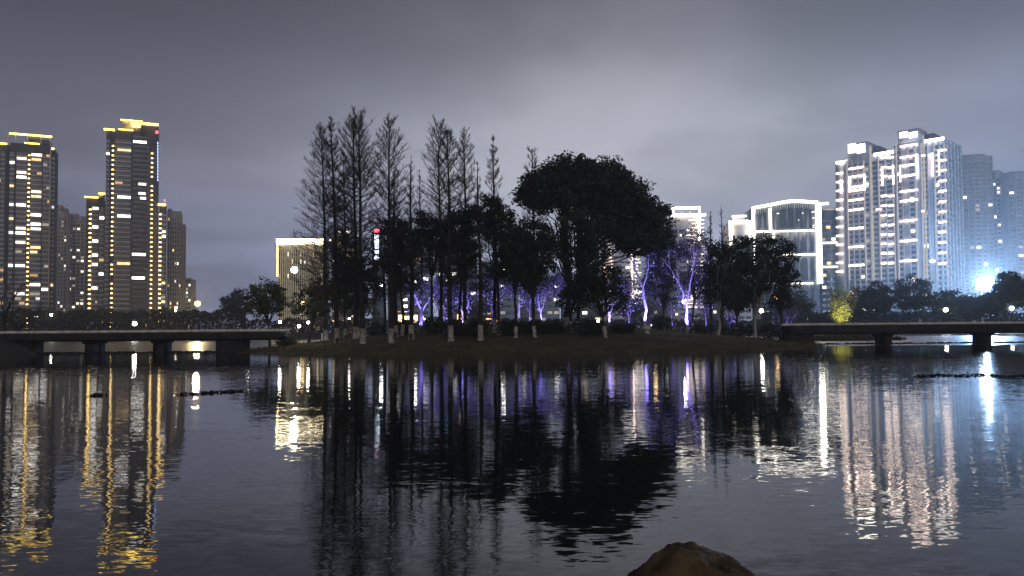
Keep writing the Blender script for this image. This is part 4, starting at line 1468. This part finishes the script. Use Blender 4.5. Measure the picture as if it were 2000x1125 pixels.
SHR = [(850, 634, 24, 18, 'dark shrub right of the lit kiosk'), (735, 632, 24, 14, 'low dark shrub by the small hut'), (1000, 640, 30, 16, 'wide dark shrub under the middle trees'),
       (1080, 640, 28, 14, 'dark shrub left of the big trunk'), (1150, 638, 32, 18, 'dark shrub right of the big trunk'), (1293, 618, 19, 18, 'clipped round dark shrub between two violet trunks'),
       (1215, 642, 26, 10, 'low dark shrub left of the pale stone'), (930, 640, 26, 18, 'dark shrub behind the crooked whitewashed trunk'), (890, 642, 24, 16, 'dark shrub behind the middle pair of trunks'),
       (1440, 640, 34, 14, 'low dark shrub at the right end of the wood'), (1510, 640, 34, 16, 'dark shrub where the right bridge lands'), (560, 638, 20, 8, 'small shrub by the bridge end lamps'), (1040, 636, 22, 14, 'dark shrub between slim whitewashed trunks'),
       (1370, 636, 26, 10, 'low dark shrub right of the forked violet tree'), (790, 640, 20, 14, 'dark shrub left of the lit kiosk')]
for (px, py, rx, ry, lab) in SHR:
    shrub(lab, px, py, rx, ry)

# grass on the bank
n = 26000
gx, gy = rng.uniform(-36, 44, n), rng.uniform(76, 112, n)
gh = island_h(gx, gy)
ok = (gh > 0.02)
gx, gy, gh = gx[ok], gy[ok], gh[ok]
L_ = rng.uniform(0.10, 0.30, len(gx)) * np.where(gh < 0.35, 1.8, 1.0)
a0 = np.stack([gx, gy, gh - 0.03], -1)
dr = rng.normal(size=(len(gx), 3)) * 0.35
dr[:, 2] = 1
tip = a0 + dr * L_[:, None]
sd = np.cross(dr, rng.normal(size=dr.shape))
sd /= np.linalg.norm(sd, axis=1, keepdims=True)
wv = 0.035
V = np.stack([a0 - sd * wv, a0 + sd * wv, tip + sd * 0.004, tip - sd * 0.004], 1)
go = MB().add(V, np.arange(4 * len(gx)).reshape(-1, 4)).build('grass', 'grass_blade')
tag(go, 'rough dark grass on the island bank', 'grass', None, 'stuff')


# far shore: low wood and single trees
def farmass(name, label, px0, px1, pytop, D, jag, n, mat='hedge_leaf', pybot=None):
    m = MB()
    px = rng.uniform(px0, px1, n)
    j = jag * (np.sin(px * 0.11 + px0) + np.sin(px * 0.047 + 2) + 0.7 * np.sin(px * 0.31)) * 0.5
    DD = D + rng.uniform(-5, 8, n)
    u = rng.random(n) ** 0.7
    P = np.zeros((n, 3))
    for i in range(n):
        top = at(px[i], pytop + j[i], DD[i])
        P[i] = (top.x, top.y, 1.2 + (top.z - 1.2) * u[i])
    m.leaves(P, 0.62)
    o = m.build(name, mat)
    tag(o, label, 'wood', None, 'stuff')
    return o


farmass('far_wood', 'low dark wood along the far shore on the left', -320, 480, 606, 306, 5, 23000)
farmass('far_wood', 'low dark wood along the far shore behind the island', 470, 1500, 624, 308, 4, 15000)
farmass('far_wood', 'low dark wood along the far shore on the right', 1490, 2420, 609, 306, 3, 25000)


def fartree(label, px, py, rx, ry, D, mat='leaf_dark', n=130, per=40, name='shore_tree', basepy=None):
    c = at(px, py, D)
    base = Vector((c.x, D, 2.2))
    t = thing(name, label, 'tree', base, 0, 'trees on the far shore')
    m = MB()
    k = D / F
    C = leafcloud(m, [(np.array([0, 0, c.z - 2.2]), (rx * k, rx * k * .8, ry * k)), (np.array([rx * k * .35, 0, c.z - 2.2 - ry * k * .4]), (rx * k * .7, rx * k * .6, ry * k * .7)), (np.array([-rx * k * .4, 0, c.z - 2.2 - ry * k * .3]), (rx * k * .6, rx * k * .6, ry * k * .7))], n, per, 0.5, 1.5, 0.4)
    m.build('crown', mat, t)
    w = MB()
    w.tube(curve_pts((0, 0, -0.5), (0, 0, c.z - 2.2), 7, 0, 0.02), np.linspace(0.35, 0.14, 7), 8)
    for i in rng.choice(len(C), 10, replace=False):
        w.tube(curve_pts((0, 0, (c.z - 2.2) * 0.5), C[i], 5, 0, 0.05), np.linspace(0.14, 0.03, 5), 5)
    w.build('trunk', 'bark_dark', t, True)


for (px, py, rx, ry, D, lab, mat) in (
        (1716, 580, 26, 30, 300, 'round dark shore tree, left one below the right towers', 'leaf_dark'),
        (1786, 572, 40, 36, 298, 'largest round dark shore tree below the right towers', 'leaf_dark'),
        (1850, 590, 34, 24, 300, 'low dark shore tree left of the floodlight', 'leaf_dark'),
        (1895, 596, 26, 20, 302, 'low dark shore tree just under the floodlight', 'leaf_dark'),
        (1970, 560, 24, 30, 296, 'dark shore tree right of the floodlight', 'leaf_dark'),
        (2000, 570, 24, 34, 298, 'dark shore tree at the right edge of the picture', 'leaf_dark'),
        (1935, 592, 28, 20, 300, 'low dark shore tree between floodlight and right edge', 'leaf_dark'),
        (1674, 588, 22, 26, 304, 'thin brownish shore tree beside the yellow-green bamboo', 'leaf_brown'),
        (1560, 590, 26, 22, 304, 'dim shore tree under the arched office', 'leaf_brown'),
        (462, 590, 26, 26, 290, 'sparse far tree left of the round green island tree', 'leaf_brown'),
        (1240, 600, 40, 22, 304, 'dim far tree behind the violet column', 'leaf_brown'),
        (930, 600, 50, 24, 304, 'dim far tree behind the middle of the wood', 'leaf_brown'),
        (700, 598, 40, 24, 304, 'dim far tree behind the left bare trunks', 'leaf_brown')):
    fartree(lab, px, py, rx, ry, D, mat, n=70 if mat == 'leaf_brown' else 140)


# bamboo lit by a path lamp
def bamboo():
    D = 300
    c = at(1638, 600, D)
    t = thing('bamboo_clump', 'yellow-green bamboo clump lit by a lamp above the right bridge', 'bamboo', (c.x, D, 2.2))
    m = MB()
    w = MB()
    for k in range(26):
        a = rng.uniform(0, 6.28)
        r = rng.uniform(0.1, 1.4)
        h = rng.uniform(8, 16.2)
        b0 = np.array([r * math.cos(a), r * math.sin(a), 0])
        e = b0 * (1 + 1.9) + np.array([rng.normal() * 1.2, rng.normal() * .8, h])
        p = curve_pts(b0, e, 8, 0, 0.04)
        w.tube(p, np.linspace(0.07, 0.02, 8), 5)
        idx = rng.uniform(2.8, 7, 120)
        i0 = np.minimum(6, idx.astype(int))
        q = p[i0] + (p[i0 + 1] - p[i0]) * (idx - i0)[:, None]
        m.leaves(q + rng.normal(size=q.shape) * 0.65, 0.35)
    m.build('foliage', 'leaf_bamboo', t)
    w.build('culms', 'leaf_bamboo', t)
    # path lamp in front, warm, throwing light up into the leaves
    f = thing('uplight', 'small warm ground light before the bamboo clump', 'lamp', (c.x + 0.5, D - 9.0, 2.0))
    MB().lathe([(0.02, 0.0), (0.18, 0.0), (0.2, 0.12), (0.16, 0.3), (0.14, 0.3)], (0, 0, 0), 12).build('housing', 'metal_dark', f)
    MB().lathe([(0.005, 0.27), (0.13, 0.265)], (0, 0, 0), 12).build('lens', 'lamp_warm', f)
    l = bpy.data.lights.new('uplight_beam', 'SPOT')
    l.energy = 26000
    l.color = (1.0, 0.9, 0.45)
    l.spot_size = R(62)
    l.spot_blend = 0.6
    o = bpy.data.objects.new('uplight_beam', l)
    o.parent = f
    o.location = (0, 0, 0.5)
    o.rotation_euler = Vector((-0.1, 9.0, 8.0)).to_track_quat('-Z', 'Y').to_euler()
    col.objects.link(o)


bamboo()


# ------------------------------------------------------------------ lamps
def sphere_prof(r, n=10):
    return [(max(0.004, r * math.sin(a)), -r * math.cos(a)) for a in np.linspace(0.02, math.pi - 0.02, n)]


def lamp(label, px, py, D, r, ground, mat='lamp_white', power=0, color=(1, 0.95, 0.85), name='street_lamp', pr=0.05):
    c = at(px, py, D)
    t = thing(name, label, 'lamp', (c.x, D, ground), 0, 'globe lamps')
    h = c.z - ground
    MB().lathe(sphere_prof(r), (0, 0, h), 18).build('globe', mat, t, True)
    MB().lathe([(pr * 2.6, -0.1), (pr * 2.6, 0.12), (pr * 1.5, 0.2), (pr, 0.35), (pr, h - r - 0.14), (pr * 2.0, h - r - 0.1), (pr * 2.4, h - r + 0.02)], (0, 0, 0), 10).build('post', 'metal_dark', t, True)
    MB().lathe([(r * 0.5, h + r * 0.90), (r * 0.3, h + r * 1.05), (0.02, h + r * 1.2)], (0, 0, 0), 12).build('cap', 'metal_dark', t, True)
    if power:
        l = bpy.data.lights.new('lamp_light', 'POINT')
        l.energy = power
        l.color = color
        l.shadow_soft_size = r
        o = bpy.data.objects.new('lamp_light', l)
        o.parent = t
        o.location = (0, 0, h - r - 0.5) if False else (0, -r - 0.15, h)
        col.objects.link(o)
    return t


gi = lambda px, D: float(island_h(at(px, 640, D).x, D))
lamp('tall white globe street lamp in front of the lit office block', 575, 527, 104, 0.42, gi(575, 104), power=450)
lamp('low white garden lamp at the left bridge end', 547, 629, 100, 0.17, gi(547, 100), power=25, name='garden_lamp', pr=0.03)
lamp('low white garden lamp under the tall globe lamp', 584, 637, 102, 0.20, gi(584, 102), power=25, name='garden_lamp', pr=0.03)
lamp('low white garden lamp left of the whitewashed trunks', 602, 630, 106, 0.18, gi(602, 106), power=20, name='garden_lamp', pr=0.03)
lamp('tiny white garden lamp between the left whitewashed trunks', 682, 622, 112, 0.12, gi(682, 112), name='garden_lamp', pr=0.03)
lamp('white globe lamp beside the forked violet tree', 1337, 589, 107.5, 0.30, gi(1337, 107.5), power=120)
lamp('cold white lamp beyond the left bridge', 263, 632, 292, 0.75, 1.0, 'lamp_white')
lamp('big warm street lamp at the right of the left towers', 386, 593, 330, 1.15, 2.3, 'lamp_warm', power=60000, color=(1, 0.72, 0.35), pr=0.1)
lamp('small warm lamp in the left far wood', 344, 601, 300, 0.55, 2.3, 'lamp_warm')
lamp('small white lamp low in the left far wood', 343, 607, 299, 0.35, 2.3, 'lamp_white')
lamp('white lamp right of the last pale trunk', 1487, 607, 200, 0.5, 1.6, 'lamp_white')
lamp('warm white lamp under the arched office', 1516, 582, 310, 0.8, 2.3, 'lamp_warm')
lamp('cold white lamp above the right bridge, left of the floodlight', 1847, 605, 295, 0.75, 2.0, 'lamp_white')
lamp('cold white lamp above the right bridge at the right edge', 1976, 602, 295, 0.7, 2.0, 'lamp_white')
lamp('warm lamp hanging between the two violet trunks', 1278, 558, 310, 0.9, 2.3, 'lamp_warm')
lamp('white lamp low behind the curved whitewashed trunk', 1168, 627, 130, 0.22, 2.0, 'lamp_white', name='garden_lamp', pr=0.03)
lamp('white lamp behind the wood left of the slim evergreen', 981, 529, 320, 0.9, 2.3, 'lamp_white')
lamp('white lamp in the far wood beside the vertical sign', 744, 557, 320, 0.7, 2.3, 'lamp_white')
lamp('white lamp deep in the left part of the wood', 811, 550, 320, 0.75, 2.3, 'lamp_white')
lamp('tiny far lamp at the left edge of the sparse tree', 484, 584, 320, 0.45, 2.3, 'lamp_white')
lamp('warm yellow lamp below the lit office block', 591, 592, 320, 0.8, 2.3, 'lamp_warm')
lamp('tiny far lamp in the left wood near the dim towers', 100, 615, 300, 0.45, 2.3, 'lamp_white')


# floodlight mast on the right
def flood():
    D = 338
    c = at(1917, 555, D)
    t = thing('floodlight_mast', 'dazzling blue-white floodlight on a mast above the right shore', 'lamp', (c.x, D, 2.0))
    h = c.z - 2.0
    MB().lathe([(0.4, -0.2), (0.4, 0.3), (0.22, 0.5), (0.16, h + 2.3), (0.02, h + 2.4)], (0, 0, 0), 10).build('pole', 'metal_dark', t, True)
    for j in range(5):
        bx(t, 'crossbar', 'metal_dark', -2.7, 2.7, -0.29, -0.18, h - 2.1 + 1.0 * j, h - 1.9 + 1.0 * j)
    for j, (n_, z_) in enumerate(((3, -2.0), (4, -1.0), (5, 0.0), (4, 1.0), (3, 2.0))):  # round cluster widened to the size of the lamp's glare
        for i in range(n_):
            x = (i - (n_ - 1) / 2) * 1.15
            z = h + z_
            hs = MB().tube([(x, -0.3, z), (x, -0.5, z), (x, -0.85, z)], [0.2, 0.42, 0.54], 14).build('lamp_housing', 'metal_dark', t)
            sub(MB().tube([(x, -0.78, z), (x, -0.80, z)], [0.52, 0.01], 14).build('lamp_face', 'lamp_cold', t), hs)
    l = bpy.data.lights.new('flood_beam', 'POINT')
    l.energy = 1500000
    l.color = (0.36, 0.61, 1.0)
    l.shadow_soft_size = 0.8
    o = bpy.data.objects.new('flood_beam', l)
    o.parent = t
    o.location = (0, -2.6, h + 0.4)
    col.objects.link(o)


flood()


# lit kiosks and low pavilions on the far shore
def kiosk(label, px0, px1, py0, py1, D, mat, nopen=3, th=0.0):
    f = Facade('kiosk', label, px0, D, th, 'kiosk')
    W = f.u(px1, 620)
    zt, zb = f.z((px0 + px1) / 2, py0), max(0.6, f.z((px0 + px1) / 2, py1))
    f.b('wall', 'conc_mid', -0.6, W + 0.6, 0, 5, 0, zt + 0.6)
    f.b('roof', 'conc_dark', -1.1, W + 1.1, -1.6, 5.4, zt + 0.61, zt + 0.95)
    w = W / nopen
    for i in range(nopen):
        f.b('lit_opening', mat, i * w + 0.2, (i + 1) * w - 0.2, -0.06, 0.05, zb + random.uniform(0, .5), zt - random.uniform(0, .8))
        f.b('door_frame', 'conc_dark', i * w - 0.12, i * w + 0.12, -0.2, -0.004, 0, zt)
    f.b('counter', 'conc_dark', 0, W, -0.9, -0.21, zb - 1.0, zb - 0.05)


em('shop_warm', (1.0, 0.70, 0.32), 6.0, True, 0.5, 0.8)
em('shop_orange', (1.0, 0.36, 0.10), 5.0, True, 0.5, 0.8)
kiosk('brightly lit kiosk, warm white openings, behind the left wood', 777, 816, 614, 631, 318, 'shop_warm', 4)
kiosk('small lit stall between the middle pair of trunks', 892, 912, 612, 626, 318, 'shop_warm', 2)
kiosk('orange-lit stall in the middle of the wood', 948, 975, 621, 632, 318, 'shop_orange', 3)
kiosk('row of cold lit windows below the right shore trees', 1683, 1735, 602, 607, 318, 'win_white', 6)
kiosk('small pale lit pavilion behind the forked tree', 1350, 1376, 620, 627, 318, 'win_white', 4)
kiosk('dim lit pavilion below the arched office', 1488, 1512, 607, 613, 318, 'win_dim', 3)


def hut():
    b = island_at(724, 113)
    t = thing('hut', 'small grey hut with two pale doors behind the left trunks', 'hut', b)
    bx(t, 'wall', 'conc_mid', -1.1, 1.1, 0, 1.6, -0.3, 1.75)
    bx(t, 'roof', 'metal_dark', -1.3, 1.3, -0.25, 1.8, 1.754, 1.90)
    for x in (-0.5, 0.5):
        bx(t, 'door', 'paint_white', x - 0.36, x + 0.36, -0.05, -0.004, 0.05, 1.45)


hut()


def mushroom():
    b = on_island(1263, 652)
    t = thing('garden_stone', 'small pale mushroom-shaped garden stone on the grass', 'ornament', b)
    MB().lathe([(0.34, -0.1), (0.30, 0.2), (0.24, 0.42), (0.26, 0.5)], (0.05, 0, 0), 14).build('stem', 'pale_stone', t, True)
    MB().lathe([(0.2, 0.46), (0.52, 0.5), (0.60, 0.68), (0.48, 0.92), (0.25, 1.05), (0.01, 1.08)], (-0.05, 0, 0), 16).build('cap', 'pale_stone', t, True)


mushroom()
b = on_island(629, 642)
t = thing('marker_post', 'short white post left of the first whitewashed trunk', 'post', b)
MB().lathe([(0.13, -0.2), (0.12, 0.9), (0.10, 1.15), (0.01, 1.22)], (0, 0, 0), 10).build('shaft', 'paint_white', t, True)
MB().lathe([(0.2, -0.1), (0.2, 0.08), (0.14, 0.1)], (0, 0, 0), 10).build('foot', 'pale_stone', t, True)


# floating weed lines and the spit under the right bridge
def weeds(label, pts, n, r):
    m = MB()
    P = []
    for i in range(n):
        s = rng.random() * (len(pts) - 1)
        k = min(len(pts) - 2, int(s))
        p = pts[k] + (pts[k + 1] - pts[k]) * (s - k)
        P.append((p.x + rng.normal() * r * 0.5, p.y + rng.normal() * r, 0.01 + abs(rng.normal()) * 0.025))
    m.leaves(np.array(P), 0.06)
    o = m.build('floating_weed', 'weed')
    tag(o, label, 'water weed', None, 'stuff')


weeds('thin line of floating weed on the water at left', [on_z(350, 771, 0), on_z(420, 767, 0), on_z(475, 764, 0)], 300, 0.10)
weeds('long line of floating weed on the blue water at right', [on_z(1795, 736, 0), on_z(1835, 733, 0), on_z(1880, 735, 0), on_z(1925, 732, 0), on_z(1960, 737, 0), on_z(2040, 733, 0)], 620, 0.3)
weeds('small dark patch of floating weed below the left towers', [on_z(183, 773, 0), on_z(198, 773, 0)], 120, 0.1)


def spit(x, y):
    cx_, cy_ = at(1655, 660, 150).x, 150
    e = np.hypot((x - cx_) / 11.0, (y - cy_) / 6.0)
    return (1 - e) * 0.9 + 0.08 * np.sin(x * 1.7) * np.sin(y * 2.1)


sx = at(1655, 660, 150).x
grid('mud_spit', 'grass_ground', np.arange(sx - 14, sx + 14, 0.7), np.arange(142, 158, 0.7), spit)
m = MB()
P = np.stack([rng.uniform(sx - 10.5, sx + 10.5, 2500), rng.uniform(145, 155, 2500), np.zeros(2500)], -1)
P[:, 2] = np.maximum(0, spit(P[:, 0], P[:, 1])) + rng.random(2500) * 0.5
P = P[spit(P[:, 0], P[:, 1]) > 0]
m.leaves(P, 0.3)
tag(m.build('reeds', 'grass_blade'), 'low reeds on the mud spit under the right bridge', 'reeds', None, 'stuff')


# ------------------------------------------------------------------ foreground rock
def rock():
    D = 5.0
    pts = [(1225, 1140), (1262, 1108), (1290, 1082), (1318, 1064), (1338, 1060), (1362, 1063), (1390, 1072), (1420, 1084), (1448, 1096), (1466, 1110), (1484, 1140)]
    xs = np.array([at(p[0], p[1], D).x for p in pts])
    zs = np.array([at(p[0], p[1], D).z for p in pts])
    nu, nv = 110, 60
    x0, x1 = xs[0] - 0.5, xs[-1] + 0.35
    X = np.linspace(x0, x1, nu)
    ridge = np.interp(X, np.concatenate([[x0], xs, [x1]]), np.concatenate([[-0.4], zs, [-0.4]]))
    V = np.linspace(-0.75, 0.75, nv)
    gx, gv = np.meshgrid(X, V, indexing='ij')
    fall = np.sqrt(np.clip(1 - (np.abs(gv) / 0.76) ** 2.6, 0, 1))
    Z = -0.4 + (ridge[:, None] + 0.4) * fall
    from mathutils import noise
    d = np.zeros_like(Z)
    for i in range(nu):
        for j in range(nv):
            q = Vector((gx[i, j] * 4, gv[i, j] * 4, Z[i, j] * 4))
            d[i, j] = noise.fractal(q, 1.0, 2.0, 4) * 0.032 + noise.fractal(q * 4, 0.9, 2.1, 4) * 0.012
    Z = Z + d
    v = np.stack([gx + d * .4, D + gv + d, Z - 0.035], -1).reshape(-1, 3)
    i = np.arange(nu * nv).reshape(nu, nv)
    f = np.stack([i[:-1, :-1], i[1:, :-1], i[1:, 1:], i[:-1, 1:]], -1)
    o = MB().add(v, f).build('rock', 'rock', None, True)
    tag(o, 'brown rounded rock rising from the water at the bottom of the picture', 'rock')


rock()

# ------------------------------------------------------------------ night haze
hz = MB().box(-1450, 1450, -60, 1450, -2.5, 175)
pm('haze', (0.5, 0.5, 0.5))
hm = MATS['haze']
hm.node_tree.nodes.clear()
pv = hm.node_tree.nodes.new('ShaderNodeVolumePrincipled')
pv.inputs['Color'].default_value = (0.92, 0.94, 1.0, 1)
pv.inputs['Density'].default_value = 0.00045
pv.inputs['Anisotropy'].default_value = 0.0
ho = hm.node_tree.nodes.new('ShaderNodeOutputMaterial')
hm.node_tree.links.new(pv.outputs[0], ho.inputs['Volume'])
hob = hz.build('haze', 'haze')
tag(hob, 'thin night haze over lake and city', 'haze', None, 'stuff')
